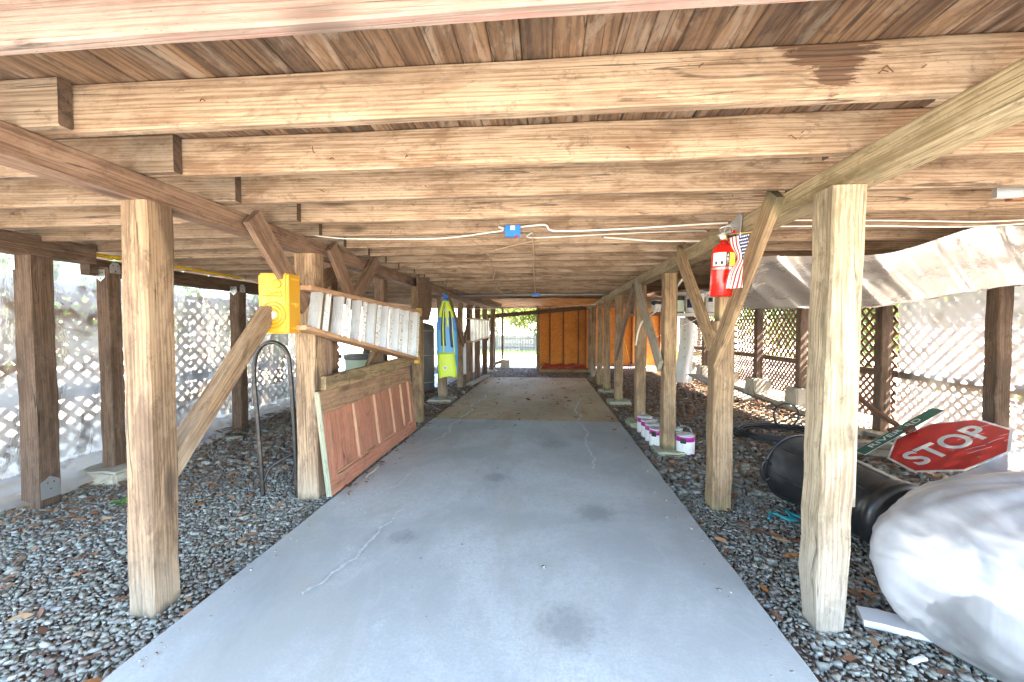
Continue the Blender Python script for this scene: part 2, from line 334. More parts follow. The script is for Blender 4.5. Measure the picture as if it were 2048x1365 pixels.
def film(name, tint, clear, gloss=.12, wr=(1, 1, 1), wscale=6, rough=.18, bstr=.6, spread=.75, blur=.5, blotched=0, rot=None, swing=.18, stretch=None):
    """plastic film: partly clear, partly milky (light passes and scatters), with wrinkles"""
    t = NT(name); tr = t.new('BsdfTransparent'); tr.inputs[0].default_value = (*[min(1, x * 1.05) for x in tint], 1)
    tl = t.new('BsdfTranslucent'); df = t.new('BsdfDiffuse'); shade_m = t.ramp(t.noise(t.coord('Object', (1, 1, 1.5)), 2.6, 5, .62, .5), .52, .66, 0, blotched); dc = t.mix(shade_m, tint, (.26, .14, .07)); t.l.new(dc, tl.inputs[0]); t.l.new(dc, df.inputs[0])  # brown blotches in the film colour stand for lattice shade
    gl = t.new('BsdfGlossy'); gl.inputs['Roughness'].default_value = rough
    n = t.noise(t.coord('Object', wr), wscale, 5, .55, .35)
    n0 = n
    if stretch:
        m_ = t.new('Mapping'); t.l.new(t.new('TexCoord').outputs['Object'], m_.inputs[0]); m_.inputs['Rotation'].default_value = rot; m_.inputs['Scale'].default_value = stretch; n0 = t.noise(m_.outputs[0], 1.2, 6, .62, .5)
        n = t.math('ADD', t.math('MULTIPLY', n, .4), t.math('MULTIPLY', n0, .6))
    bp = t.new('Bump'); bp.inputs['Strength'].default_value = bstr; bp.inputs['Distance'].default_value = .03; t.l.new(n, bp.inputs['Height'])
    for s in (tl, df, gl): t.l.new(bp.outputs[0], s.inputs['Normal'])
    m1 = t.new('MixShader'); m1.inputs[0].default_value = spread; t.l.new(df.outputs[0], m1.inputs[1]); t.l.new(tl.outputs[0], m1.inputs[2])
    rf = t.new('BsdfRefraction'); rf.inputs['IOR'].default_value = 1.0; rf.inputs['Roughness'].default_value = .3; rf.inputs['Color'].default_value = (*tint, 1)
    mt = t.new('MixShader'); mt.inputs[0].default_value = blur; t.l.new(tr.outputs[0], mt.inputs[1]); t.l.new(rf.outputs[0], mt.inputs[2])
    m2 = t.new('MixShader'); t.put(m2.inputs[0], t.ramp(n0, .33, .67, max(0, clear - swing), min(1, clear + swing))); t.l.new(m1.outputs[0], m2.inputs[1]); t.l.new(mt.outputs[0], m2.inputs[2])
    m3 = t.new('MixShader'); fr = t.new('LayerWeight'); fr.inputs[0].default_value = .35; t.l.new(bp.outputs[0], fr.inputs['Normal'])
    t.put(m3.inputs[0], t.math('ADD', t.math('MULTIPLY', fr.outputs['Fresnel'], .5), gloss * .3)); t.l.new(m2.outputs[0], m3.inputs[1]); t.l.new(gl.outputs[0], m3.inputs[2])
    t.l.new(m3.outputs[0], t.out.inputs[0]); MAT[name] = t.m
film('film_wall', (.92, .88, .82), .42, wscale=4, wr=(1, 1, .5), blotched=.85, blur=.9)  # strong brown blotches: dark lattice holes painted into the film
film('film_wall_clear', (.80, .73, .66), .5, wscale=3, wr=(1, 1, .6), blotched=.4, blur=.88, swing=.1)
film('film_ceiling', (.54, .48, .435), .14, .35, wr=(1, 2.5, 1), wscale=4, rough=.2, bstr=.25, spread=.5)
film('film_bag', (.72, .72, .735), .52, .2, wr=(1.6, .6, .9), wscale=5, rough=.35, bstr=.3, spread=.35, blur=.3, rot=(0, -.85, 0), swing=.17, stretch=(6, 2, .9))

t = NT('osb'); c0 = t.coord('Object'); vec = t.new('TexVoronoi'); mp = t.new('Mapping'); t.l.new(t.new('TexCoord').outputs['Object'], mp.inputs[0]); mp.inputs['Scale'].default_value = (15, 15, 6); mp.inputs['Rotation'].default_value = (0, .5, 0)
wob = t.new('VectorMath', operation='ADD'); nn = t.new('TexNoise'); t.l.new(c0, nn.inputs['Vector']); nn.inputs['Scale'].default_value = 6
sc_ = t.new('VectorMath', operation='SCALE'); t.l.new(nn.outputs['Color'], sc_.inputs[0]); sc_.inputs['Scale'].default_value = 5
t.l.new(mp.outputs[0], wob.inputs[0]); t.l.new(sc_.outputs[0], wob.inputs[1]); t.l.new(wob.outputs[0], vec.inputs['Vector'])
sp = t.new('SeparateColor'); t.l.new(vec.outputs['Color'], sp.inputs[0])
cc = t.mix(sp.outputs[0], (.52, .155, .02), (.86, .36, .06)); cc = t.mix(t.ramp(t.noise(c0, 1.2, 4), .5, .7, 0, .5), cc, (.32, .095, .016))
t.base(cc); t.rough(.7); t.bump(sp.outputs[1], .4, .004); MAT['osb'] = t.m
t = NT('kraft_paper'); n_ = t.noise(t.coord(), 5, 6, .6, 1); t.base(t.mix(t.ramp(n_, .4, .65), (.50, .19, .03), (.74, .34, .07))); t.rough(.7); t.bump(n_, .6, .03); MAT['kraft'] = t.m
t = NT('flag_cloth_blue'); t.base((.02, .035, .14)); t.rough(.8); MAT['flag_canton'] = t.m

# ------------------------------------------------------------------ ground, gravel, path
def gz(x, y):
    z = -.045 - .10 * smooth(-2.4, -3.9, x) * smooth(5.2, 3.0, y) + .03 * smooth(.9, 1.3, x) * smooth(3, 1.6, y)
    if y > 15: z -= .75 * smooth(15, 38, y)
    return z
def sheet(name, xs, ys, dz, mat, **k):
    V = [(x, y, gz(x, y) + dz) for y in ys for x in xs]; n = len(xs)
    F = [(j * n + i, j * n + i + 1, (j + 1) * n + i + 1, (j + 1) * n + i) for j in range(len(ys) - 1) for i in range(n - 1)]
    return mesh(name, V, F, mat, None, None, True, **k)
def axis(pts):
    out = []
    for a, b, n in pts: out += list(np.linspace(a, b, n, endpoint=False))
    return out + [pts[-1][1]]
sheet('ground', axis([(-150, -12, 12), (-12, 12, 60), (12, 150, 12)]), axis([(-60, -4, 8), (-4, 16, 50), (16, 45, 30), (45, 200, 8)]), -.03, MAT['yard_sand'], kind='structure')
sheet('gravel_bed', axis([(-4.35, 4.6, 60)]), axis([(-1.0, 13.2, 90)]), -.012, MAT['soil'], kind='structure')
sheet('lawn', axis([(-30, 30, 20)]), axis([(22, 35.6, 20)]), -.02, MAT['lawn'], kind='structure')

# two cast slabs of the path, a recessed joint between them
path = empty('concrete_path', (0, 0, 0), kind='structure')
def slab(y0, y1, mat, xl0, xl1, xr0, xr1, nm):
    nx, ny = 16, int((y1 - y0) * 14); V = []; F = []
    for j in range(ny + 1):
        y = y0 + (y1 - y0) * j / ny; tt = j / ny; a = xl0 + (xl1 - xl0) * tt; b = xr0 + (xr1 - xr0) * tt
        e = .006; a += .006 * nz(y * 4, 3) + .004 * nz(y * 17, 5); b += .006 * nz(y * 4, 8) + .004 * nz(y * 17, 11)
        row = [(a, y, -.12), (a, y, -e), (a + e, y, 0)] + [(a + (b - a) * i / nx, y, .003 * nz(i * .3, y * .7)) for i in range(1, nx)] + [(b - e, y, 0), (b, y, -e), (b, y, -.12)]
        V += row; m = len(row)
    for j in range(ny): F += [(j * m + i, j * m + i + 1, (j + 1) * m + i + 1, (j + 1) * m + i) for i in range(m - 1)]
    F += [tuple(range(m))[::-1], tuple(ny * m + i for i in range(m))]
    return mesh('slab', V, F, mat, path, None, False)
slab(-3.0, 5.395, MAT['concrete_near'], -1.585, -1.56, .96, .985, 'a')
slab(5.402, 10.12, MAT['concrete_far'], -1.56, -1.485, .985, 1.0, 'b')
def crack(pts, wid, seed):
    P = spline(pts, 14); V = []; F = []
    for i, p in enumerate(P):
        a = P[max(0, i - 1)]; b = P[min(len(P) - 1, i + 1)]; d = (b - a); d.z = 0; d.normalize(); s = Vector((d.y, -d.x, 0))
        w = wid * .7 * (.55 + .9 * abs(nz(i * .45, seed))) * min(1, (i + 1) / 4, (len(P) - i) / 4); off = s * (.035 * nz(i * .33, seed + 5) + .012 * nz(i * 1.3, seed))
        V += [p + off - s * w * (1 + .5 * nz(i, seed + 2)), p + off + s * w * (1 + .5 * nz(i, seed + 9))]
    F = [(2 * i, 2 * i + 1, 2 * i + 3, 2 * i + 2) for i in range(len(P) - 1)]
    return mesh('crack_filler', V, F, MAT['crack_filler'], path)
Zc = .0045
crack([(-1.12, 1.74, Zc), (-1.05, 2.0, Zc), (-1.02, 2.35, Zc), (-.98, 2.7, Zc)], .018, 1.3)
crack([(-1.22, 2.55, Zc), (-1.3, 2.75, Zc), (-1.17, 3.1, Zc), (-1.18, 3.5, Zc)], .010, 2.3)
crack([(-1.24, 4.3, Zc), (-1.16, 4.7, Zc), (-1.22, 5.0, Zc), (-1.16, 5.38, Zc)], .022, 3.1)
crack([(-1.2, 5.42, Zc), (-1.12, 5.9, Zc), (-1.2, 6.4, Zc), (-1.1, 7.0, Zc), (-1.12, 7.8, Zc)], .022, 4.6)
crack([(.42, 3.55, Zc), (.46, 3.9, Zc), (.44, 4.4, Zc), (.5, 4.9, Zc), (.42, 5.38, Zc)], .020, 5.7)
crack([(.42, 5.41, Zc), (.50, 5.75, Zc), (.44, 6.1, Zc), (.52, 6.6, Zc), (.62, 7.2, Zc)], .024, 6.2)
crack([(.45, 8.6, Zc), (.62, 9.0, Zc), (.72, 9.4, Zc)], .028, 7.7)

# stones: a flattened irregular pebble each, joined into one bed
def pebbles(name, P, size, mat, flat=.5, **k):
    B = np.array([(x, y, z) for z in (-.62, .62) for y in (-.62, .62) for x in (-.62, .62)])
    T = np.array([(0, 2, 3, 1), (4, 5, 7, 6), (0, 1, 5, 4), (1, 3, 7, 5), (3, 2, 6, 7), (2, 0, 4, 6)])
    n = len(P); V = B[None] * (1 + rng.uniform(-.55, .35, (n, 8, 3)))
    sc = size[:, None] * np.stack([rng.uniform(.75, 1.35, n), rng.uniform(.55, .95, n), rng.uniform(.35, .7, n) * flat * 2], 1) * .56
    V = V * sc[:, None, :]
    a = rng.uniform(0, 2 * PI, n); ti = rng.normal(0, .5, n); ca, sa, ct, st = np.cos(a), np.sin(a), np.cos(ti), np.sin(ti)
    y = V[:, :, 1] * ct[:, None] - V[:, :, 2] * st[:, None]; z = V[:, :, 1] * st[:, None] + V[:, :, 2] * ct[:, None]; x = V[:, :, 0]
    V = np.stack([x * ca[:, None] - y * sa[:, None], x * sa[:, None] + y * ca[:, None], z], 2) + P[:, None, :]
    F = (T[None] + (np.arange(n) * 8)[:, None, None]).reshape(-1, 4)
    return raw(name, V.reshape(-1, 3), F, mat, **k)
def raw(name, V, F, mat, parent=None, **k):
    me = bpy.data.meshes.new(name); m = F.shape[1]
    me.vertices.add(len(V)); me.vertices.foreach_set('co', V.astype(np.float32).ravel())
    me.loops.add(F.size); me.loops.foreach_set('vertex_index', F.astype(np.int32).ravel())
    me.polygons.add(len(F)); me.polygons.foreach_set('loop_start', np.arange(0, F.size, m, dtype=np.int32)); me.polygons.foreach_set('loop_total', np.full(len(F), m, np.int32))
    me.update(calc_edges=True); me.materials.append(mat)
    o = bpy.data.objects.new(name, me); place(o, None, parent); return tag(o, **k)
def bed(x0, x1, y0, y1, sp):
    xs = np.arange(x0, x1, sp); ys = np.arange(y0, y1, sp); X, Y = np.meshgrid(xs, ys); X = X.ravel() + rng.uniform(-.55, .55, X.size) * sp; Y = Y.ravel() + rng.uniform(-.55, .55, Y.size) * sp
    k = ~((X > -1.60) & (X < 1.0) & (Y < 10.14)); return X[k], Y[k]
parts = []
for a in ((-4.1, -1.56, 1.0, 3.4, .0172), (-4.1, -1.56, 3.4, 5.6, .036), (.95, 3.0, 1.0, 3.2, .0172), (3.0, 4.5, 1.0, 3.4, .045), (.95, 4.4, 3.2, 6.0, .04),
          (-4.1, -1.5, 5.6, 12.6, .11), (.95, 4.4, 6.0, 12.6, .11), (-1.6, 1.2, 10.1, 12.9, .06)):
    X, Y = bed(*a[:4], a[4]); sz = min(a[4], .042) * rng.lognormal(.30, .34, len(X)); parts.append((X, Y, sz))
X = np.concatenate([p[0] for p in parts]); Y = np.concatenate([p[1] for p in parts]); sz = np.concatenate([p[2] for p in parts])
Z = np.array([gz(x, y) for x, y in zip(X, Y)]) + rng.uniform(-.004, .010, len(X))
near = np.minimum(1, np.maximum(0, (9 - Y) / 9)); pebbles('gravel', np.stack([X, Y, Z], 1), sz, MAT['stones'], kind='stuff')
n = 420; gx = np.where(rng.random(n) < .5, -1.52 + np.abs(rng.normal(0, .06, n)), .93 - np.abs(rng.normal(0, .06, n))); gx[:90] = rng.uniform(-1.5, .9, 90); gy = rng.uniform(1.2, 10, n)
pebbles('grit', np.stack([gx, gy, np.full(n, .004)], 1), rng.lognormal(-4.6, .45, n), MAT['stones'], kind='stuff')
def flakes(name, X, Y, Z, size, mat, tilt=.35, asp=2.6, **k):
    n = len(X); u = np.array([(-1, 0, 0), (-.35, .42, .06), (.4, .36, .1), (1, 0, .16), (.4, -.36, .1), (-.35, -.42, .06)]); V = np.repeat(u[None], n, 0) * np.stack([np.full(n, .5) * size, size / asp, size * rng.uniform(-1, 1.6, n)], 1)[:, None, :]
    a = rng.uniform(0, 2 * PI, n); b = rng.normal(0, tilt, n); ca, sa, cb, sb = np.cos(a), np.sin(a), np.cos(b), np.sin(b)
    y = V[:, :, 1] * cb[:, None] - V[:, :, 2] * sb[:, None]; z = V[:, :, 1] * sb[:, None] + V[:, :, 2] * cb[:, None]; x = V[:, :, 0]
    V = np.stack([x * ca[:, None] - y * sa[:, None], x * sa[:, None] + y * ca[:, None], z], 2) + np.stack([X, Y, Z], 1)[:, None, :]
    F = np.concatenate([np.array([(0, 1, 2, 5), (5, 2, 3, 4)])[None] + (np.arange(n) * 6)[:, None, None]]).reshape(-1, 4)
    return raw(name, V.reshape(-1, 3), F, mat, **k)
X1, Y1 = bed(-4.1, 4.4, 1.6, 12.8, .038); keep = rng.random(len(X1)) < np.clip((Y1 - 3.2) / 2.6 + .45 * (X1 < -2.0) * np.clip((-X1 - 1.9) / 1., 0, 1) + .1 * (X1 < -2) + .25 * (X1 > 1.8), .06, .98); X1, Y1 = X1[keep], Y1[keep]
flakes('leaf_litter', X1, Y1, np.array([gz(x, y) for x, y in zip(X1, Y1)]) + rng.uniform(.008, .034, len(X1)), rng.uniform(.035, .085, len(X1)), MAT['litter'], kind='stuff')
n = 1700; X2 = rng.uniform(-4.1, 4.3, n); Y2 = 1.2 + rng.random(n) ** 1.2 * 10; k = ~((X2 > -1.6) & (X2 < 1.0)); X2, Y2 = X2[k], Y2[k]
X3 = np.concatenate([rng.uniform(-1.45, .95, 190), rng.normal(-1.52, .06, 90), rng.normal(.2, .5, 60)]); Y3 = np.concatenate([10.1 - rng.random(190) ** 1.1 * 5.3, rng.uniform(2.7, 10, 90), rng.uniform(5.4, 7.2, 60)])
XX = np.concatenate([X2, X3]); YY = np.concatenate([Y2, Y3]); ZZ = np.concatenate([np.array([gz(x, y) for x, y in zip(X2, Y2)]) + .02, np.full(len(X3), .012)])
flakes('fallen_leaves', XX, YY, ZZ, rng.uniform(.04, .10, len(XX)), MAT['dead_leaves'], tilt=.25, kind='stuff')

# ------------------------------------------------------------------ ceiling: boards over joists
ceil = empty('ceiling', (0, 0, 2.08), kind='structure')
mesh('board_cover', *boxvf((-4.75, -.3, 2.115), (4.8, 13.9, 2.16)), MAT['wood_dirty'], ceil)
x = -4.7
while x < 4.75:
    timber('plank', (x + .0455, -.28, 2.092), (x + .0455, 13.85, 2.092), .091, .024, MAT['wood_board'], ceil, bev=.004, jit=.0008, step=1.2); x += .0925
JY = [.88 + .393 * i for i in range(-3, 33)]
for i, y in enumerate(JY):
    if y > 13.8: break
    m = MAT['wood_joist_paint'] if i <= 3 else MAT['wood_joist']
    cx = lambda s: random.Random(i * 7 + s).uniform(-.06, .06)
    if i == 4: m = MAT['wood_joist_stripped']; cx = lambda s: 0
    m = [m, MAT['wood_end_grain']]
    timber('joist', (-1.90 + cx(1), y, 1.998), (1.42 + cx(2), y, 1.998), .042, .158, m, ceil, sag=random.uniform(-.006, .008), jit=.0022)
    timber('joist', (-4.6, y - .046, 1.998), (-1.60 + cx(3), y - .046, 1.998), .042, .158, [MAT['wood_joist_side'], MAT['wood_end_grain']] if i > 3 else m, ceil)
    timber('joist', (1.14 + cx(4), y + .046, 1.998), (4.7, y + .046, 1.998), .042, .158, [MAT['wood_joist'], MAT['wood_end_grain']], ceil)
for i in range(26):                                     # bent nails left in the joists
    y = JY[random.randint(4, 8)] - .022; xx = random.uniform(-1.5, 1.1); z = random.uniform(1.94, 2.05); d = Vector((random.uniform(-.6, .6), -.5, random.uniform(-1, .1))).normalized()
    MB().tube([(xx, y + .01, z), Vector((xx, y - .012, z)), Vector((xx, y - .012, z)) + d * random.uniform(.015, .04)], .0016, 5).build('nail', MAT['rust'], ceil)

# ------------------------------------------------------------------ girders and posts
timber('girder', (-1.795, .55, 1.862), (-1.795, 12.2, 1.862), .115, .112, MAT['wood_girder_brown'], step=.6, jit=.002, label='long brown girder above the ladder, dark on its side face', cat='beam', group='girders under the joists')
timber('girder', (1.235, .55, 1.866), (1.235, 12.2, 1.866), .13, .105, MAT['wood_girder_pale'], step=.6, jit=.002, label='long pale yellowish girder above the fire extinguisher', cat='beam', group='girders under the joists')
ob1 = timber('girder', (-3.93, .9, 1.88), (-3.93, 3.15, 1.88), .14, .155, MAT['wood_post_dark'], label='short dark outer beam with a sawn end beside the yellow pipe', cat='beam', group='girders under the joists')
ob2 = timber('girder', (-4.06, 3.22, 1.80), (-4.06, 12.0, 1.80), .09, .15, MAT['wood_post_dark'], label='dark outer beam running under the yellow pipe', cat='beam', group='girders under the joists')
ob3 = timber('girder', (4.1, 1.2, 1.83), (4.1, 12.4, 1.83), .1, .15, MAT['wood_post_dark'], label='dark beam along the tops of the lattice posts', cat='beam', group='girders under the joists')

def post(x, y, z0, z1, w, d, mat, label, group, tx=0, ty=0, worn=0, name='wooden_post'):
    return timber(name, (x, y, z0), (x + tx, y + ty, z1), w, d, MAT[mat], up=(0, 1, 0), bev=.009, jit=.0034, step=.13, worn=worn, label=label, cat='post', group=group)
def brace(p, a, b, w=.14, t_=.04, mat='wood_post_tan', up=(1, 0, 0)):
    # boards stand in the plane of the girder: thickness across 'up'
    return timber('brace', a, b, w, t_, MAT[mat], p, up=up, bev=.004, jit=.001, step=.2)
def pier(p, x, y, z0, z1, r, mat='concrete_moss', rough=.02):
    V, F = boxvf((-r, -r, z0), (r, r, z1)); bm = bmesh.new(); vs = [bm.verts.new(v) for v in V]
    for f in F: bm.faces.new([vs[i] for i in f])
    bmesh.ops.bevel(bm, geom=bm.edges[:], offset=.02, segments=2, affect='EDGES'); bmesh.ops.subdivide_edges(bm, edges=[e for e in bm.edges if e.calc_length() > .1], cuts=2, use_grid_fill=True)
    for v in bm.verts: v.co += Vector((nz(v.co.x * 9 + x, v.co.y * 9, v.co.z * 9), nz(v.co.x * 9, v.co.y * 9 + y, 7), nz(v.co.x * 7, v.co.y * 7, 3 + x))) * rough
    me = bpy.data.meshes.new('pier_block'); bm.to_mesh(me); bm.free(); me.materials.append(MAT[mat]); o = bpy.data.objects.new('pier_block', me)
    return place(o, Matrix.Translation((x, y, 0)) @ Matrix.Rotation(.1 * nz(x, y), 4, 'Z'), p)
LG = 'posts along the ladder side of the path'
L1 = post(-1.80, 1.665, -.08, 1.806, .125, .135, 'wood_post_tan', 'thick rough post nearest the camera on the ladder side, green paint smear', LG, tx=.02, worn=-.03)
brace(L1, (-1.80, 1.70, .53), (-1.80, 2.62, 1.53), .085, .085, 'wood_post_tan')
L2 = post(-1.785, 2.90, -.08, 1.806, .165, .13, 'wood_post_tan', 'whitewashed thick post between the black tube frame and the old door', LG, worn=-.04)
brace(L2, (-1.70, 2.20, 1.90), (-1.70, 2.70, 1.40), .135, .042, 'wood_girder_brown')
brace(L2, (-1.90, 3.5, 1.78), (-1.86, 2.85, 1.42), .13, .04, 'wood_girder_brown')
timber('cleat', (-1.89, 2.94, .32), (-1.89, 2.94, .62), .05, .06, MAT['wood_post_tan'], L2, up=(0, 1, 0))
timber('cleat', (-1.89, 2.94, .74), (-1.89, 2.94, 1.2), .05, .06, MAT['wood_post_tan'], L2, up=(0, 1, 0))
L2b = post(-1.93, 3.42, -.08, 1.90, .11, .11, 'wood_girder_brown', 'slim brown post standing behind the yellow topped ladder near its cap', LG)
brace(L2b, (-1.70, 3.06, 1.90), (-1.70, 3.44, 1.45), .13, .04, 'wood_girder_brown')
brace(L2b, (-1.70, 3.90, 1.93), (-1.70, 3.38, 1.45), .13, .04, 'wood_girder_brown')
L2c = post(-1.93, 4.55, -.08, 1.90, .12, .12, 'wood_post_dark', 'dark weathered post behind the middle of the ladder', LG)
brace(L2c, (-1.85, 3.7, .55), (-1.86, 4.5, 1.2), .11, .05, 'wood_post_tan')
L3 = post(-1.735, 5.30, -.08, 1.806, .13, .13, 'wood_post_yellow', 'post at the far end of the old door with a plywood plate on top', LG)
mesh('gusset_plate', [(-1.652, 5.06, 1.96), (-1.652, 5.70, 1.95), (-1.652, 5.68, 1.5), (-1.652, 5.55, 1.36), (-1.652, 5.07, 1.36)] + [(-1.668, 5.06, 1.96), (-1.668, 5.70, 1.95), (-1.668, 5.68, 1.5), (-1.668, 5.55, 1.36), (-1.668, 5.07, 1.36)],
     [(0, 4, 3, 2, 1), (5, 6, 7, 8, 9), (0, 1, 6, 5), (1, 2, 7, 6), (2, 3, 8, 7), (3, 4, 9, 8), (4, 0, 5, 9)], MAT['wood_girder_brown'], L3)
L4 = post(-1.83, 6.95, .0, 1.806, .15, .12, 'wood_post_tan', 'post on a concrete pier directly behind the lime and blue board', LG); pier(L4, -1.83, 6.95, -.2, .01, .22, 'concrete_block')
L5 = post(-1.84, 8.48, -.08, 1.806, .11, .12, 'wood_post_tan', 'pale post with a braced V head beyond the lime and blue board', LG)
brace(L5, (-1.76, 7.0, 1.85), (-1.76, 8.45, .92), .16, .04, 'wood_girder_brown'); brace(L5, (-1.76, 9.5, 1.85), (-1.76, 8.55, .98), .16, .04, 'wood_girder_brown')
L6 = post(-1.82, 9.42, -.08, 1.806, .14, .12, 'wood_girder_brown', 'brown post at the near end of the small far ladder', LG)
L7 = post(-1.76, 10.2, -.08, 1.806, .13, .12, 'wood_girder_brown', 'brown post behind the middle of the small far ladder', LG)
L8 = post(-1.70, 11.05, -.08, 1.806, .13, .12, 'wood_girder_brown', 'brown post at the far end of the small far ladder', LG)
brace(L8, (-1.62, 11.0, .95), (-1.62, 11.7, 1.5), .1, .04, 'wood_girder_brown')
L9 = post(-1.62, 11.75, .0, 1.85, .12, .12, 'wood_post_dark', 'dark corner post beside the bright yard opening', LG, tx=.06); pier(L9, -1.62, 11.75, -.15, .02, .16, 'concrete_block')

OG = 'outer posts by the plastic wall'
def bracket(p, M, pts, holes):
    n = len(pts); mb = MB().add([(a, b, 0) for a, b in pts] + [(a, b, .003) for a, b in pts], [tuple(range(n))[::-1], tuple(range(n, 2 * n))] + [(i, (i + 1) % n, n + (i + 1) % n, n + i) for i in range(n)])
    o = mb.build('metal_bracket', MAT['galv'], p, M)
    for a, b in holes: MB().lathe([(.006, 0), (.006, .003), (0, .0045)], 8, (a, b, .003)).build('bolt', MAT['rust'], o, M)
def vface(x, y, z, n):   # plane facing n (horizontal), local y up
    N = Vector(n).normalized(); U = Vector((0, 0, 1)).cross(N); return Matrix(((U.x, 0, N.x, x), (U.y, 0, N.y, y), (0, 1, 0, z), (0, 0, 0, 1)))
O1 = post(-3.93, 2.77, -.2, 1.803, .15, .15, 'wood_post_dark', 'dark outer post nearest the camera under the short outer beam', OG)
O2 = post(-4.0, 3.36, -.1, 1.803, .12, .12, 'wood_post_dark', 'dark outer post under the sawn beam end with metal brackets', OG)
O3 = post(-3.95, 4.84, -.1, 1.725, .13, .13, 'wood_post_dark', 'dark outer post where the yellow pipe ends', OG)
O4 = post(-3.98, 6.6, -.1, 1.725, .13, .13, 'wood_post_dark', 'dark outer post half hidden behind the ladder', OG)
O5 = post(-3.98, 8.6, -.1, 1.725, .13, .13, 'wood_post_dark', 'dark outer post far back beside the dark grey tank', OG)
pent = [(-.045, .05), (.045, .05), (.045, -.02), (0, -.06), (-.045, -.02)]; hut = [(-.045, -.05), (.045, -.05), (.045, .02), (.02, .05), (-.02, .05), (-.045, .02)]; hl = [(-.02, .02), (.02, .02), (0, -.03)]
for p, x_, y_ in ((O2, -4.0, 3.36), (O3, -3.95, 4.84)):
    bracket(p, vface(x_, y_ - .066, 1.73, (0, -1, 0)), pent, hl); bracket(p, vface(x_ + .067, y_, 1.80 if p is O2 else 1.76, (1, 0, 0)), hut, hl)
bracket(O1, vface(-3.99, 2.69, 1.75, (0, -1, 0)), [(-.03, -.06), (.02, -.06), (.02, .05), (-.03, .05)], hl[:1])
bracket(O1, vface(-3.93 + .077, 2.77, .03, (1, 0, 0)), [(-.06, -.1), (.06, -.1), (.06, .03), (0, .07), (-.06, .03)], hl)
pier(O2, -3.98, 3.38, -.16, -.02, .2, 'concrete_block')

RG = 'posts along the fire extinguisher side of the path'
R1 = post(1.181, 1.785, -.06, 1.813, .126, .13, 'wood_post_pale', 'big pale weathered post nearest the camera in front of the black bin', RG, tx=.008, ty=-.03, worn=.2)
timber('fixed_plank', (1.252, 1.78, .52), (1.243, 1.76, 1.8), .022, .11, MAT['wood_post_pale'], R1, up=(0, 1, 0))
R2 = post(1.24, 2.96, -.08, 1.30, .135, .13, 'wood_post_yellow', 'post with a Y of two braces beneath the fire extinguisher and flag', RG)
timber('post_core', (1.25, 2.98, 1.29), (1.25, 2.98, 1.81), .07, .09, MAT['wood_post_yellow'], R2, up=(0, 1, 0))
brace(R2, (1.155, 3.64, 1.93), (1.155, 2.89, 1.13), .115, .042, 'wood_post_yellow'); brace(R2, (1.152, 2.14, 1.93), (1.152, 2.86, 1.02), .115, .042, 'wood_post_yellow')
R3 = post(1.265, 4.26, .0, 1.81, .125, .13, 'wood_post_yellow', 'yellowish post on a small pier in front of the row of paint cans', RG); pier(R3, 1.265, 4.25, -.2, .0, .15)
R4 = post(1.245, 5.42, .0, 1.81, .125, .13, 'wood_post_yellow', 'post with an A of two braces just behind the row of paint cans', RG); pier(R4, 1.245, 5.40, -.2, .03, .17)
brace(R4, (1.165, 5.46, 1.80), (1.165, 6.82, .76), .12, .04, 'wood_girder_brown'); brace(R4, (1.165, 5.30, 1.83), (1.165, 4.20, .86), .15, .04, 'wood_grey')
R5 = post(1.24, 6.98, .0, 1.81, .13, .12, 'wood_post_yellow', 'post receiving the low end of a dark brace, third from the cans', RG); pier(R5, 1.24, 6.96, -.2, .02, .19)
R6 = post(1.23, 8.22, .0, 1.81, .125, .12, 'wood_post_yellow', 'post on a thin pale pier past the dark leaning brace', RG); pier(R6, 1.23, 8.2, -.2, .0, .18)
R7 = post(1.225, 9.25, -.08, 1.81, .115, .12, 'wood_post_yellow', 'post third from last before the orange wall', RG)
R8 = post(1.25, 10.7, -.08, 1.81, .115, .12, 'wood_post_tan', 'post second from last before the orange wall', RG)
R9 = post(1.26, 11.55, -.08, 1.81, .11, .12, 'wood_post_tan', 'last post in the row, touching the red sheet', RG)

# ------------------------------------------------------------------ lattice walls and their posts on piers
def clip_slat(c, sgn, y0, y1, z0, z1):        # diagonal line z = sgn*y + c clipped to a rectangle
    pts = []
    ya, yb = y0, y1; za, zb = sgn * ya + c, sgn * yb + c
    lo, hi = (z0 - c) / sgn, (z1 - c) / sgn
    a, b = max(y0, min(lo, hi)), min(y1, max(lo, hi))
    return None if b - a < .05 else ((a, sgn * a + c), (b, sgn * b + c))
def lattice(x, y0, y1, z0, z1, label, group, single, pitch=.125, sw=.036, out=1, mat='wood_lattice'):
    t_ = empty('lattice_screen', (x, (y0 + y1) / 2, z0), label=label, cat='lattice', group=group); joined = MB()
    for sgn in (1, -1):
        xx = x + out * .005 * sgn
        lo = min(z0 - sgn * y0, z0 - sgn * y1); hi = max(z1 - sgn * y0, z1 - sgn * y1); c = lo + pitch * .5
        while c < hi:
            e = clip_slat(c + random.uniform(-.004, .004), sgn, y0, y1, z0, z1); c += pitch
            if not e: continue
            (ya, za), (yb, zb) = e; d = Vector((0, yb - ya, zb - za)).normalized(); s = Vector((0, -d.z, d.y)) * sw / 2; h = Vector((.0045, 0, 0)); A, B = Vector((xx, ya, za)), Vector((xx, yb, zb))
            V = [A - s - h, A + s - h, B + s - h, B - s - h, A - s + h, A + s + h, B + s + h, B - s + h]
            F = [(3, 2, 1, 0), (4, 5, 6, 7), (0, 1, 5, 4), (1, 2, 6, 5), (2, 3, 7, 6), (3, 0, 4, 7)]
            if single:
                M = frame(A, B - A, (1, 0, 0)); Mi = M.inverted(); mesh('slat', [Mi @ v for v in V], F, MAT[mat], t_, M)
            else: joined.add(V, F)
    if not single: tag(joined.build('slats', MAT[mat], t_), kind='stuff')
    return t_
LXR, PXR = 4.22, 4.05
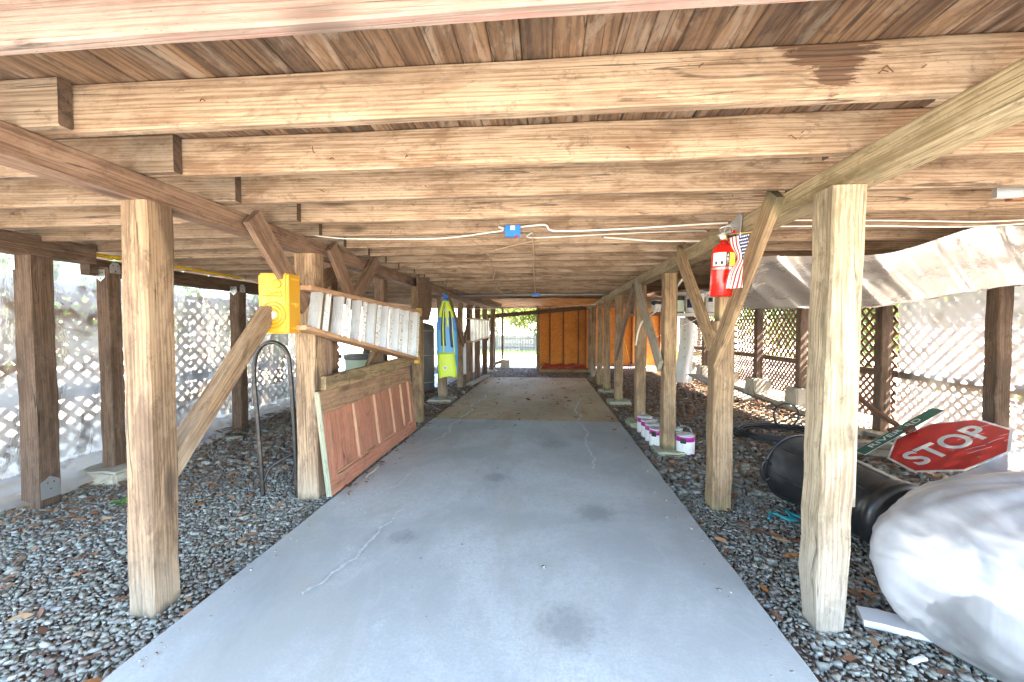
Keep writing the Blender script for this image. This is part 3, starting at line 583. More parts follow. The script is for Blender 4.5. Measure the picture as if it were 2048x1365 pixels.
RP = [2.75, 3.95, 5.18, 6.72, 8.02, 9.3, 10.6, 11.9]; RN = ['nearest the camera under the slung plastic', 'dark against the bright plastic above the stop sign', 'half hidden by the big pale post', 'striped with sunlight on a round topped pier', 'thin and far on a pale pier', 'far back behind the braced Y post', 'next to the white hanging strip', 'at the far corner by the orange wall']
for i, y in enumerate(RP):
    p = post(PXR, y, .28 if i > 2 else -.05, 1.756, .12, .12, 'wood_post_dark', 'brown lattice post ' + RN[i], 'posts of the lattice wall')
    if i > 1: pier(p, PXR + .02, y, -.2, .30 if i > 2 else .0, .18, 'concrete_block', .03)
RL = ['beside the near end of the plastic', 'behind the stop sign under milky plastic', 'glowing through plastic behind the big pale post', 'crisp and sunlit with yellow leaves behind', 'crisp in the middle of the far lattice', 'seen between the Y braces', 'beside the white strip', 'at the far corner']
ys = [1.5] + RP
for i in range(len(ys) - 1):
    a, b = ys[i] + .01, ys[i + 1] - .01; one = i in (1, 2, 3, 4)
    lattice(LXR, a, b, .74, 1.76, 'upper brown lattice panel ' + RL[i], 'upper lattice panels', one, pitch=.135, sw=.035, mat='wood_lattice_lit' if i < 3 else 'wood_lattice')
    lattice(LXR, a, b, .12, .66, 'lower brown lattice panel ' + RL[i], 'lower lattice panels', one, pitch=.105, sw=.031, mat='wood_lattice_lit' if i < 3 else 'wood_lattice')
timber('lattice_rail', (LXR - .03, 1.5, .70), (LXR - .03, 11.9, .70), .045, .085, MAT['wood_post_dark'], step=.8, label='brown mid rail between upper and lower lattice', cat='rail')
LP = [1.5, 2.77, 3.36, 4.84, 6.6, 8.6]; LL = ['nearest the camera', 'in the narrow bay under the sawn beam end', 'between the thick front post and the yellow pipe end', 'beyond the black tube frame', 'behind the far plastic']
for i in range(5):
    lattice(-4.62, LP[i] + .01, LP[i + 1] - .01, .02, 1.62, 'brown lattice panel behind plastic ' + LL[i], 'lattice panels on the ladder side', i in (1, 2, 3), pitch=.15, sw=.042, out=-1, mat='wood_lattice_lit')
timber('lattice_rail', (-4.58, 1.5, .62), (-4.58, 8.6, .62), .045, .085, MAT['wood_post_dark'], step=.8, label='dark rail across the lattice behind the wrinkled plastic', cat='rail')
timber('lattice_rail', (-4.58, 1.5, 1.64), (-4.58, 8.6, 1.64), .045, .05, MAT['wood_post_dark'], step=.8, label='thin dark rail along the top of the lattice behind plastic', cat='rail')

def wall_film(u, v):
    y = 1.3 + u * 6.4; s = v
    fold = .05 * nz(y * 1.6, s * 1.5, 2) + .025 * nz(y * 5 + s * 3, s * 2.5, 5) + .012 * nz(y * 11, s * 9, 8)
    if s < .8: z = 1.90 - (s / .8) * 1.87; xx = -4.28 + .03 * math.sin(y * 3.3 + 2 * s)
    else: q = (s - .8) / .2; z = .03 - .14 * q - .02 * math.sin(q * 3) + .02; xx = -4.28 + q * (.36 + .12 * nz(y * 1.3, 4))
    zz = max(z + .02 * nz(y * 4, s * 8, 1), gz(xx, y) + .012)
    return (xx + fold * (1.2 if s > .5 else .8), y, zz + (.06 * abs(nz(y * 4.5, s * 14, 3)) if s > .78 else 0))
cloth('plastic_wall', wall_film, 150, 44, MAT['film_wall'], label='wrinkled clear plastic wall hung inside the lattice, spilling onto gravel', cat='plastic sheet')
def wall_film_r(u, v):
    y = 1.6 + u * 3.5; z = 1.62 - v * 1.60
    return (4.14 + .035 * nz(y * 1.7, z * 1.6, 12) + .014 * nz(y * 6 + z * 3, z * 4, 14), y, z)
cloth('plastic_wall', wall_film_r, 60, 34, MAT['film_wall_clear'], label='milky plastic stretched over the lattice behind the stop sign', cat='plastic sheet')
def slung(u, v):                                  # a big sheet slung below the joists, hanging over a joist at its near edge
    xx = 1.5 + u * 2.75
    if v < .3:
        q = v / .3; zt = 1.75 + .20 * smooth(2.2, 3.05, xx) - .05 * smooth(3.4, 4.2, xx); zb = 1.40 + .17 * smooth(2.3, 3.6, xx); z = zt + (zb - zt) * (q ** .85); y = 2.95 + .30 * q
        d = xx * 1.0 - q * .55; y += .045 * nz(d * 6, 1, q * .4) + .018 * nz(d * 15, 7, 0)
    else:
        q = (v - .3) / .7; y = 3.25 + q * 4.2; z0 = 1.40 + .17 * smooth(2.3, 3.6, xx); z1 = 1.86
        z = z0 + (z1 - z0) * q ** .5 + .09 * nz(xx * 1.6, y * 1.1, 3) * min(1, q * 5) + .04 * nz(xx * 4, y * 3.4, 9) * min(1, q * 4) + .012 * (abs(nz(xx * 5 + y * 2, y * 3, 21)) - .3) * min(1, q * 5) + .008 * nz(xx * 9, y * 9, 2)
        z = min(z, 1.90)
    return (xx, y, z)
cloth('slung_plastic', slung, 80, 90, MAT['film_ceiling'], label='large milky plastic sheet slung in sagging folds under the joists', cat='plastic sheet')

# ------------------------------------------------------------------ far wall, opening, services under the joists
def osb_wall(x0, x1, y, z1, studs, label, posts_):
    w = empty('board_wall', ((x0 + x1) / 2, y, 0), label=label, cat='wall'); n = max(1, round((x1 - x0) / 1.22)); s = (x1 - x0) / n
    for i in range(n): mesh('panel', *boxvf((x0 + i * s + .002, y, -.02), (x0 + (i + 1) * s - .002, y + .011, z1)), MAT['osb'], w)
    for sx in studs: timber('stud', (sx, y - .048, .06), (sx, y - .048, z1), .042, .09, MAT['wood_red'], w, up=(0, 1, 0))
    timber('bottom_plate', (x0, y - .05, .02), (x1, y - .05, .02), .09, .045, MAT['wood_red'], w)
    return w
w1 = osb_wall(-.20, 1.30, 12.3, 1.98, [.12, .53, .98, 1.2], 'orange particle board wall with dark studs beside the yard opening', 0)
timber('trimmer', (-.24, 12.2, -.1), (-.24, 12.2, 1.95), .1, .16, MAT['wood_post_tan'], w1, up=(0, 1, 0))
osb_wall(1.36, 4.3, 13.5, 1.98, [1.55, 1.97, 2.4, 2.83, 3.27, 3.72, 4.2], 'orange particle board wall seen between the far posts', 0)
o = timber('lintel', (-1.75, 11.9, 1.60), (1.35, 11.9, 1.87), .05, .12, MAT['wood_post_dark'], label='dark slanting board across the top of the yard opening', cat='board')
t_ = empty('yard_opening', (-1.42, 12.6, 0), label='weathered frame posts and block at the edge of the yard opening', cat='frame')
timber('jamb', (-1.66, 12.7, 0), (-1.66, 12.7, 1.9), .09, .09, MAT['wood_post_dark'], t_, up=(0, 1, 0)); timber('jamb', (-1.40, 12.9, .25), (-1.40, 12.9, 1.9), .06, .1, MAT['wood_dirty'], t_, up=(0, 1, 0))
pier(t_, -1.3, 12.75, -.1, .24, .14, 'concrete_block')
timber('sill', (-1.7, 12.3, .1), (-1.35, 12.75, .22), .05, .09, MAT['wood_dirty'], t_)
def kraft(u, v):
    xx = -1.2 + u * 2.45; y = 8.6 + v * 2.9 - .25 * abs(nz(xx * 3, 1.7)) * (v > .9) + .2 * nz(xx * 2.2, 4.4) * (v < .1)
    return (xx + .1 * nz(y * 3, u * 2), y, 1.885 + .03 * nz(xx * 2.5, y * 2, 4) - .05 * v * abs(nz(xx * 4, 8)))
cloth('insulation_paper', kraft, 50, 30, MAT['kraft'], label='torn orange insulation paper hanging under the far joists', cat='insulation')
t_ = empty('red_sheet', (.5, 11.9, 0), label='dark red sheet on timber edging lying before the orange wall', cat='sheet')
cloth('sheet', lambda u, v: (-.1 + 1.24 * u + .06 * (1 - v) * (u - .5) * 2, 11.55 + .62 * v, .07 + .10 * v + .02 * math.sin(u * 19) * v + .02 * nz(u * 5, v * 3)), 40, 12, MAT['sheet_red'], t_)
timber('edging', (-.2, 11.5, .03), (1.2, 11.5, .03), .05, .09, MAT['wood_dirty'], t_)
timber('edging', (-.2, 11.5, .08), (-.02, 12.15, .17), .012, .03, MAT['aluminium_bright'], t_)
for y in (11.7, 12.1): mesh('support', *boxvf((.1, y, -.06), (.95, y + .06, .05)), MAT['wood_dirty'], t_)

MB().tube(spline([(-4.0, 3.2, 1.905), (-3.98, 4.0, 1.912), (-3.97, 4.95, 1.905)]), .016, 10).build('gas_pipe', MAT['yellow_pipe'], None, None, True, label='yellow gas pipe fixed along the dark outer beam', cat='pipe')
MB().tube([(-1.7, 7.62, 1.885), (1.35, 7.58, 1.885)], .018, 10).build('water_pipe', MAT['galv'], None, None, True, label='grey pipe crossing under the far joists before the orange paper', cat='pipe')
MB().tube(spline([(-1.62, 8.4, 1.66), (-.6, 8.9, 1.70), (.4, 9.3, 1.75), (1.3, 9.6, 1.83)]), .006, 6).build('far_wire', MAT['white_cable'], None, None, True, label='thin pale wire strung below the orange paper', cat='wire')
t_ = empty('junction_box', (-.23, 2.8, 1.92), label='blue junction box with white sticker where the cables meet', cat='junction box')
mesh('box', *boxvf((-.28, 2.765, 1.885), (-.18, 2.815, 1.955)), MAT['blue_plastic'], t_); mesh('lid', *boxvf((-.283, 2.757, 1.883), (-.177, 2.7645, 1.957)), MAT['blue_plastic'], t_); mesh('sticker', *boxvf((-.245, 2.7555, 1.925), (-.215, 2.7568, 1.953)), MAT['white_paint'], t_)
MB().lathe([(.008, 0), (.006, .016), (0, .02)], 8).build('wire_nut', MAT['flag_red'], t_, Matrix.Translation((-.205, 2.76, 1.875)))
t_ = empty('junction_box', (-.2, 7.5, 1.9), label='small blue junction box at the far grey pipe', cat='junction box')
mesh('box', *boxvf((-.26, 7.46, 1.85), (-.12, 7.54, 1.90)), MAT['blue_plastic'], t_); mesh('lid', *boxvf((-.265, 7.452, 1.848), (-.115, 7.459, 1.902)), MAT['blue_plastic'], t_)
def cable(pts, label, mat='white_cable', r=.0045):
    MB().tube(spline(pts), r, 7).build('cable', MAT[mat], None, None, True, label=label, cat='cable', group='cables under the joists')
cable([(-.29, 2.79, 1.945), (-.33, 2.79, 1.955), (-.30, 2.785, 1.93), (-.42, 2.79, 1.915), (-.62, 2.79, 1.892), (-.83, 2.79, 1.882), (-1.1, 2.79, 1.885), (-1.47, 2.79, 1.897), (-1.72, 2.79, 1.93)], 'white cable drooping from the blue box towards the brown girder')
cable([(-.18, 2.78, 1.95), (-.05, 2.79, 1.962), (0, 2.79, 1.958), (.03, 2.79, 1.925), (.14, 2.79, 1.917), (.5, 2.79, 1.923), (1.0, 2.79, 1.943), (1.2, 2.79, 1.95)], 'thick white cable from the blue box to the pale girder', r=.0065)
cable([(-.10, 2.85, 1.925), (-.11, 2.95, 1.912), (.35, 2.98, 1.93), (.8, 2.99, 1.945), (1.15, 3.0, 1.95)], 'thin white cable looping just beyond the blue box', r=.004)
cable([(-.05, 3.05, 1.914), (-.2, 3.14, 1.91), (-.5, 3.45, 1.905), (-.52, 3.7, 1.912), (-.58, 4.2, 1.905), (-.60, 4.7, 1.912), (-.70, 5.3, 1.906), (-.68, 5.8, 1.912), (-.82, 6.6, 1.906), (-.80, 7.4, 1.9)], 'tan cable zigzagging away under the joists', 'tan_cable')
cable([(-.10, 2.85, 1.93), (-.1, 3.0, 1.914), (-.11, 3.6, 1.908), (-.14, 4.6, 1.912), (-.17, 6.0, 1.905), (-.2, 7.46, 1.895)], 'tan cable running straight to the small far blue box', 'tan_cable')
cable([(.45, 3.22, 1.965), (.62, 3.2, 1.945), (.85, 3.2, 1.925), (1.2, 3.2, 1.918)], 'short white cable sagging beside the pale girder', r=.007)
cable([(1.40, 2.80, 1.965), (2.1, 2.80, 1.948), (2.45, 2.80, 1.935), (2.75, 2.8, 1.925), (3.1, 2.8, 1.935), (3.6, 2.8, 1.96)], 'upper white cable above the slung plastic')
cable([(1.40, 2.81, 1.925), (2.1, 2.81, 1.915), (2.5, 2.81, 1.9), (2.8, 2.81, 1.9), (3.1, 2.8, 1.915), (3.4, 2.8, 1.945)], 'lower white cable above the slung plastic')
cable([(1.36, 4.15, 1.74), (1.33, 4.4, 1.62), (1.28, 4.8, 1.45), (1.19, 5.05, 1.34), (1.165, 5.2, 1.2), (1.16, 5.3, 1.03)], 'flat white cable dangling across the A braced post', r=.011)
MB().tube([(1.52, 6.0, 1.08), (2.28, 6.0, 1.43)], .005, 6).build('cord', MAT['white_paint'], None, None, True, label='thin white cord stretched up to the can shelf', cat='cord')
t_ = empty('blocking_board', (2.5, 2.35, 1.80), label='reddish board held by a metal hanger above the slung plastic', cat='board')
timber('board', (2.32, 2.24, 1.925), (3.4, 2.22, 1.925), .04, .07, MAT['wood_red'], t_)
mesh('hanger', *boxvf((2.215, 2.19, 1.895), (2.335, 2.215, 1.945)), MAT['galv'], t_)

# ------------------------------------------------------------------ things on the ladder side
def ladder(name, rails, cap, steps, label, foot, ox=0):
    """step ladder hung on its side: rails run away along y, its steps stand up between them"""
    (ua, ub), (la, lb) = rails; ua, ub, la, lb = map(Vector, (ua, ub, la, lb)); L = empty(name, ua, label=label, cat='ladder', group='ladders hung on the posts')
    for a, b, sg in ((ua, ub, 1), (la, lb, -1)):
        r = timber('rail', a, b, .085, .030, MAT['ladder_rail_wood'], L, up=(0, 0, 1), bev=.003, jit=0, step=.5)
        for i in range(1, steps):
            p = a.lerp(b, i / steps) + Vector((.0435, 0, 0)); MB().tube([p, p + Vector((.004, 0, 0))], .006, 6).build('rivet', MAT['rust'], r, WM[r.name])  if False else None
    for a, b in ((ua, ub), (la, lb)):
        d = Vector((-.13, .12, 0)); timber('rear_rail', a + d, b + d + Vector((0, -.1, 0)), .03, .03, MAT['ladder_rail_wood'], L, bev=.003, jit=0, step=.6)
    for i in range(steps):
        q = (i + .45) / steps; u = ua.lerp(ub, q); l = la.lerp(lb, q); ax = (u - l); H = ax.length - .03; M = frame(l + ax.normalized() * .015, ax, (0, -1, 0))
        mb = MB(); mb.box((0, -.034, -.004), (H, .034, 0))                       # tread with ribs, lipped both sides
        for yy in (-.026, -.013, 0, .013, .026): mb.box((0, yy - .0035, .0002), (H, yy + .0035, .005))
        mb.box((0, -.037, -.03), (H, -.0342, .005)); mb.box((0, .0342, -.03), (H, .037, .005))
        mb.build('step', MAT['aluminium'], L, M)
        q2 = min(.97, (i + .90) / steps); u = ua.lerp(ub, q2); l = la.lerp(lb, q2); ax = u - l
        timber('rear_bar', l + ax * .04 + Vector((.015, 0, 0)), u - ax * .04 + Vector((.015, 0, 0)), .042, .012, MAT['aluminium_bright'], L, up=(1, -.5, 0), bev=.002, jit=0, step=.4)
    for a, b in ((ua, la), ):
        p = ua.lerp(ub, .22) + Vector((-.02, 0, -.02)); MB().tube([p, p + Vector((-.05, .1, -.1)), p + Vector((-.1, .14, -.14))], .008, 6).build('spreader', MAT['aluminium'], L)
    for e in (ub, lb):
        mesh('foot', *boxvf((e.x - .03, e.y - .02, e.z - .05), (e.x + .025, e.y + .035, e.z + .05)), MAT[foot], L)
    return L
LD = ladder('step_ladder', (((-1.62, 2.58, 1.525), (-1.60, 4.95, 1.455)), ((-1.62, 2.52, 1.255), (-1.60, 4.86, .865))), True, 8, 'wooden railed step ladder with yellow top cap hung sideways on posts', 'yellow_plastic')
capm = Matrix(((1, 0, 0, -1.74), (0, 0, -1, 2.44), (0, 1, 0, 1.41), (0, 0, 0, 1)))       # cap: local x across, local y up, local z towards the camera
cb = bmesh.new(); v0 = [cb.verts.new(v) for v in boxvf((-.115, -.195, -.12), (.085, .195, 0))[0]]
for f in boxvf((0, 0, 0), (1, 1, 1))[1]: cb.faces.new([v0[i] for i in f])
bmesh.ops.bevel(cb, geom=cb.edges[:], offset=.012, segments=3, affect='EDGES'); me = bpy.data.meshes.new('top_cap'); cb.to_mesh(me); cb.free(); me.materials.append(MAT['yellow_plastic'])
capo = place(bpy.data.objects.new('top_cap', me), capm, LD)
def ring(c, r, tr, zz=.0): return [(c[0] + r * math.cos(a), c[1] + r * math.sin(a), zz) for a in np.linspace(0, 2 * PI, 29)[:-1]]
for rr in (.082, .06, .038): MB().tube(ring((-.012, -.075), rr, 0), .006, 6, True).build('moulded_ring', MAT['yellow_deep'], capo, capm, True)
MB().lathe([(.022, -.001), (.022, .003), (0, .0035)], 20, (-.012, -.075, 0)).build('hole', MAT['white_paint'], capo, capm)
MB().lathe([(.03, 0), (.03, .008), (.024, .011), (0, .011)], 24, (.02, .125, 0)).build('boss', MAT['yellow_deep'], capo, capm)
MB().tube([(-.08, .05, .002), (.05, .045, .002), (.045, .075, .002), (-.03, .06, .002)], .004, 6).build('moulded_rib', MAT['yellow_deep'], capo, capm)
mesh('slot', *boxvf((-.1, -.178, 0), (-.06, -.168, .002)), MAT['label_black'], capo, capm)
MB().box((.0855, -.02, -.09), (.10, .005, -.07)).build('lug', MAT['yellow_plastic'], capo, capm)
mesh('side_lip', *boxvf((.086, -.19, -.125), (.092, .19, -.012)), MAT['yellow_deep'], capo, capm)
for yy in (-.16, 0, .16): mesh('side_groove', *boxvf((.0922, yy - .006, -.11), (.0945, yy + .006, -.03)), MAT['yellow_plastic'], capo, capm)
ladder('step_ladder', (((-1.63, 8.55, 1.46), (-1.60, 11.1, 1.46)), ((-1.63, 8.55, .95), (-1.60, 11.1, 1.02))), False, 6, 'small white step ladder hung on the far brown posts', 'wood_red')

# the old panel door lying on its long side
door = empty('panel_door', (-1.58, 3.8, 0), label='old reddish brown panel door lying on its side against the posts', cat='door')
d0 = Vector((-1.565, 2.78, .015)); du = Vector((-.012, 1.99, .0)).normalized(); dv = Vector((-.085, 0, .77)).normalized(); dn = du.cross(dv)
DM = Matrix(((du.x, dv.x, dn.x, d0.x), (du.y, dv.y, dn.y, d0.y), (du.z, dv.z, dn.z, d0.z), (0, 0, 0, 1)))     # local x along, y up the door, z out to the path
LX = Matrix.Identity(4)
def dbox(name, x0, x1, y0, y1, z0, z1, mat, along='x', bev=.003):
    a, b = (((x0, (y0 + y1) / 2, (z0 + z1) / 2), (x1, (y0 + y1) / 2, (z0 + z1) / 2)) if along == 'x' else (((x0 + x1) / 2, y0, (z0 + z1) / 2), ((x0 + x1) / 2, y1, (z0 + z1) / 2)))
    w = (y1 - y0) if along == 'x' else (x1 - x0)
    return timber(name, DM @ Vector(a), DM @ Vector(b), w, z1 - z0, MAT[mat], door, up=dn, bev=bev, jit=.0004, step=.4)
DL, DH = 1.97, .775
dbox('stile', 0, DL, DH - .17, DH, -.04, 0, 'door_tan'); dbox('stile', 0, DL, 0, .12, -.04, 0, 'door_red')
xs = [0, .13, .50, .60, .92, 1.02, 1.32, 1.41, 1.62, 1.70, 1.86, DL]
for i in range(0, 12, 2): dbox('muntin', xs[i] + .0005, xs[i + 1] - .0005, .1205, DH - .1705, -.0395, -.001, 'door_red', 'y')
for i in range(1, 11, 2): dbox('panel', xs[i] + .001, xs[i + 1] - .001, .121, DH - .171, -.034, -.022, 'door_red', 'y', .001)
for i in range(1, 11, 2):
    dbox('moulding', xs[i] + .001, xs[i + 1] - .001, .121, .135, -.021, -.008, 'door_light'); dbox('moulding', xs[i + 1] - .015, xs[i + 1] - .001, .136, DH - .171, -.021, .004, 'door_light', 'y')
dbox('edge_strip', -.004, -.0005, 0, DH, -.041, .001, 'door_green', 'y', .001)
dbox('lock_plate', 1.18, 1.32, DH - .12, DH - .07, .0005, .003, 'wood_dirty')
timber('plank_rail', (-1.672, 2.87, .825), (-1.672, 5.22, .865), .042, .125, MAT['wood_dirty'], label='dirty grimy plank rail running level above the old panel door', cat='plank')
timber('twig', (-1.49, 3.18, .012), (-1.47, 3.36, .03), .02, .02, MAT['wood_grey'], jit=.004, step=.04, label='short driftwood twig lying at the foot of the old door', cat='twig')

# black tube frame
h = empty('tube_hoop', (-2.05, 2.87, -.05), label='black bent tube hoop frame standing in the gravel', cat='frame')
MB().tube(spline([(-2.16, 2.86, -.06), (-2.19, 2.86, .5), (-2.215, 2.86, .92), (-2.17, 2.86, 1.09), (-2.06, 2.86, 1.145), (-1.96, 2.87, 1.08), (-1.93, 2.87, .92), (-1.915, 2.88, .5), (-1.90, 2.88, -.06)], 8), .0155, 10).build('hoop', MAT['black_metal'], h, None, True)
MB().tube(spline([(-2.165, 2.87, .05), (-2.15, 2.93, .16), (-2.05, 3.03, .23), (-1.91, 3.12, .31)], 6), .0135, 8).build('lower_bar', MAT['black_metal'], h, None, True)

# hanging lime and blue board with a forked tail
bd = empty('tow_board', (-1.60, 6.3, 1.7), label='lime and blue ride board with forked tail hanging by a blue strap', cat='board')
bx, bz0, bzt = -1.60, .44, 1.70; bn = Vector((.25, -1, 0)).normalized(); bu = Vector((1, .25, 0)).normalized()
def bpt(s, w, off=0.): # s: 0 tail .. 1 nose, w: -1..1 across
    hw = (.165 if s < .62 else .165 - .12 * ((s - .62) / .38) ** 1.6) * (1 if s > .12 else .9 + .8 * s); tail = .05 * (1 - abs(w)) if s < .01 else 0
    return Vector((bx, 6.3, bz0 + s * (bzt - bz0) + tail)) + bu * (w * hw + .035 * (s < 2) * (1 - s) * .9) + bn * (off + .02 * (1 - w * w) + .05 * (s - .5) ** 2)
def bpanel(name, s0, s1, w0, w1, mat, off, n=14, th=.012, par=None):
    g0 = lambda s: w0(s) if callable(w0) else w0; g1 = lambda s: w1(s) if callable(w1) else w1; V = []; F = []; m = 6
    for i in range(n + 1):
        s = s0 + (s1 - s0) * i / n
        for j in range(m + 1):
            w = g0(s) + (g1(s) - g0(s)) * j / m; V.append(bpt(s, w, off)); V.append(bpt(s, w, off - th))
    k = 2 * (m + 1)
    for i in range(n):
        for j in range(m):
            a = i * k + 2 * j; F += [(a, a + 2, a + k + 2, a + k), (a + 1, a + k + 1, a + k + 3, a + 3)]
        a = i * k; F += [(a, a + k, a + k + 1, a + 1), (a + 2 * m, a + 2 * m + 1, a + k + 2 * m + 1, a + k + 2 * m)]
    for i in (0, n):
        for j in range(m): a = i * k + 2 * j; F.append((a, a + 1, a + 3, a + 2))
    return mesh(name, V, F, MAT[mat], par or bd, None, True)
bpanel('body', 0, 1, -1, 1, 'sky_blue', 0, 24, .05)
bpanel('tail_patch', 0, .33, lambda s: -.95 + s * .3, lambda s: .97 - s * .9, 'lime', .005, th=.003)
bpanel('nose_patch', .78, .985, -.95, .95, 'lime', .005, th=.003)
bpanel('centre_stripe', .42, .97, -.55, -.12, 'label_black', .009, th=.003); bpanel('centre_band', .30, .97, -.40, -.27, 'lime', .0125, th=.003)
bpanel('centre_band', .66, .99, .02, .22, 'lime', .0128, th=.003)
bpanel('side_stripe', .40, .86, lambda s: .25 + .5 * abs(s - .62), lambda s: .5 + .5 * abs(s - .62), 'navy', .009, th=.003)
bpanel('side_piping', .30, .84, lambda s: .52 + .5 * abs(s - .62), lambda s: .60 + .5 * abs(s - .62), 'lime', .0095, th=.003)
bpanel('side_patch', .62, .78, .66, .98, 'blue_plastic', .006, th=.003); bpanel('side_patch', .62, .78, -.98, -.62, 'blue_plastic', .006, th=.003)
c_ = bpt(.14, -.25, .012); M_ = frame(c_, bu, bn); MB().lathe([(.032, 0), (.032, .003), (0, .004)], 20).build('round_badge', MAT['flag_white'], bd, M_); MB().lathe([(.024, .0042), (.02, .006), (0, .006)], 20).build('badge_centre', MAT['label_grey'], bd, M_)
MB().box((-.008, -.03, -.012), (.008, .03, .012)).build('buckle', MAT['label_grey'], bd, frame(bpt(.87, -.08, .02), bn, (0, 0, 1)))
MB().tube(spline([(bx + .02, 6.3, 1.69), (bx - .03, 6.32, 1.74), (bx - .06, 6.32, 1.76), (bx - .01, 6.3, 1.75), (bx + .03, 6.3, 1.76), (bx - .05, 6.3, 1.8)], 5), .012, 6).build('strap', MAT['blue_plastic'], bd)
bd_nail = bd

t_ = empty('storage_tank', (-2.6, 8.1, 0), label='dark grey upright tank behind the plated post', cat='tank')
MB().lathe([(.27, .0), (.29, .05), (.29, 1.28), (.27, 1.36), (.1, 1.42), (0, 1.42)], 28, (-2.6, 8.1, -.05)).build('shell', MAT['dark_grey'], t_, None, True)
for z in (.15, .7, 1.2): MB().tube([(-2.6 + .293 * math.cos(a), 8.1 + .293 * math.sin(a), z) for a in np.linspace(0, 2 * PI, 33)[:-1]], .008, 6, True).build('band', MAT['galv'], t_, None, True)
t_ = empty('planter_tub', (-2.72, 5.6, 0), label='pale green tub with dark rim behind the plank rail', cat='tub')
MB().lathe([(.14, -.05), (.15, 0), (.185, .80), (0, .80)], 28, (-2.72, 5.6, 0)).build('tub', MAT['pale_green'], t_, None, True); MB().lathe([(.188, .801), (.2, .81), (.2, .87), (.17, .87), (.165, .83), (0, .82)], 28, (-2.72, 5.6, 0)).build('rim', MAT['dark_grey'], t_, None, True)
t_ = empty('refrigerator', (-2.25, 10.9, 0), label='white refrigerator standing behind the small far ladder', cat='refrigerator')
mesh('body', *boxvf((-2.75, 10.5, .03), (-2.0, 11.2, 1.16)), MAT['white_paint'], t_); mesh('door', *boxvf((-2.74, 10.44, .2), (-2.01, 10.497, .78)), MAT['white_paint'], t_); mesh('door', *boxvf((-2.74, 10.44, .79), (-2.01, 10.497, 1.15)), MAT['white_paint'], t_)
mesh('handle', *boxvf((-2.70, 10.40, .5), (-2.67, 10.438, .76)), MAT['dark_grey'], t_)
cloth('ground_tarp', lambda u, v: (-3.7 + u * 1.5, 8.4 + v * 2.4, -.02 + .03 * abs(nz(u * 5, v * 6, 3))), 24, 24, MAT['galv'], label='grey blue tarp spread on the ground behind the posts', cat='tarp')
timber('curb_board', (-1.66, 8.55, .03), (-1.50, 10.2, .03), .14, .05, MAT['wood_grey'], label='mossy grey board lying along the far path edge', cat='board')
# seedling
sp_ = empty('seedling', (-3.2, 2.72, -.1), label='tiny bright green seedling in the gravel behind the thick post', cat='plant')
for i in range(9):
    a = i * 2.4; r = .02 + .004 * i; d = Vector((math.cos(a), math.sin(a), 0)); p = Vector((-3.2, 2.72, gz(-3.2, 2.72) + .015 + .004 * i)); s = Vector((-d.y, d.x, 0)) * .016
    mesh('leaf', [p, p + d * r * .7 - s + Vector((0, 0, .012)), p + d * (r + .028) + Vector((0, 0, .008)), p + d * r * .7 + s + Vector((0, 0, .012))], [(0, 1, 2, 3)], MAT['plant_green'], sp_)

# ------------------------------------------------------------------ things on the extinguisher side
ex = empty('fire_extinguisher', (1.085, 2.62, 1.45), label='red fire extinguisher hung on the pale girder', cat='fire extinguisher')
EX = Matrix.Translation((1.085, 2.60, 1.445)) @ Matrix.Rotation(math.radians(2), 4, 'Y')
MB().lathe([(.058, 0), (.066, .008), (.066, .275), (.058, .305), (.036, .325), (.024, .332), (.024, .345), (0, .345)], 32).build('cylinder', MAT['red_paint'], ex, EX, True)
def wrap(name, a0, a1, z0, z1, mat, r=.0672, n=10):
    V = []; 
    for i in range(n + 1):
        a = math.radians(a0 + (a1 - a0) * i / n); V += [(r * math.cos(a), r * math.sin(a), z0), (r * math.cos(a), r * math.sin(a), z1)]
    return mesh(name, V, [(2 * i, 2 * i + 2, 2 * i + 3, 2 * i + 1) for i in range(n)], MAT[mat], ex, EX, True)
wrap('label', -165, -98, .185, .265, 'flag_white'); wrap('label', -97.5, -80, .185, .265, 'label_black', .0673, 4); wrap('label', -79.5, -25, .185, .265, 'label_yellow')
wrap('band', -175, -5, .163, .176, 'galv', .0676, 20)
for i, ch in enumerate('ABC'):
    lettering('letter', ch, .011, .018, MAT['flag_white'], ex, EX @ Matrix.Translation((.0682 * math.cos(math.radians(-89)), .0682 * math.sin(math.radians(-89)), .248 - i * .024)) @ Matrix.Rotation(PI / 2, 4, 'X'), .0006)
for i in range(4): wrap('printed_line', -158 + i * 2, -118, .252 - i * .011, .2545 - i * .011, 'label_grey', .0676, 5)
for a in (-150, -122): wrap('pictogram', a, a + 11, .193, .212, 'label_black', .0676, 3)
for i in range(3): wrap('printed_line', -70, -35, .25 - i * .012, .2525 - i * .012, 'label_grey', .0676, 5)
MB().lathe([(.02, .346), (.02, .38), (.015, .385), (0, .385)], 16).build('valve', MAT['brass'], ex, EX, True)
MB().box((-.012, -.012, .386), (.012, .06, .398)).box((-.008, -.07, .38), (.008, .02, .392)).build('lever', MAT['galv'], ex, EX)
MB().lathe([(.017, 0), (.017, .01), (0, .011)], 16).build('gauge', MAT['flag_white'], ex, EX @ Matrix.Translation((-.02, -.022, .366)) @ Matrix.Rotation(PI / 2, 4, 'X'))
MB().tube(ring((-.035, -.02), .014, 0, .375), .0018, 5, True).build('pull_pin_ring', MAT['galv'], ex, EX)
MB().tube(spline([(.02, -.01, .37), (.05, -.03, .372), (.07, -.035, .33), (.078, -.025, .2), (.076, -.02, .1)], 6), .009, 8).build('hose', MAT['black_rubber'], ex, EX, True)
mesh('hose_clip', *boxvf((.03, -.062, .285), (.05, -.05, .36)), MAT['galv'], ex, EX)
mesh('valve_guard', *boxvf((.035, -.02, .37), (.075, .02, .41)), MAT['red_paint'], ex, EX)
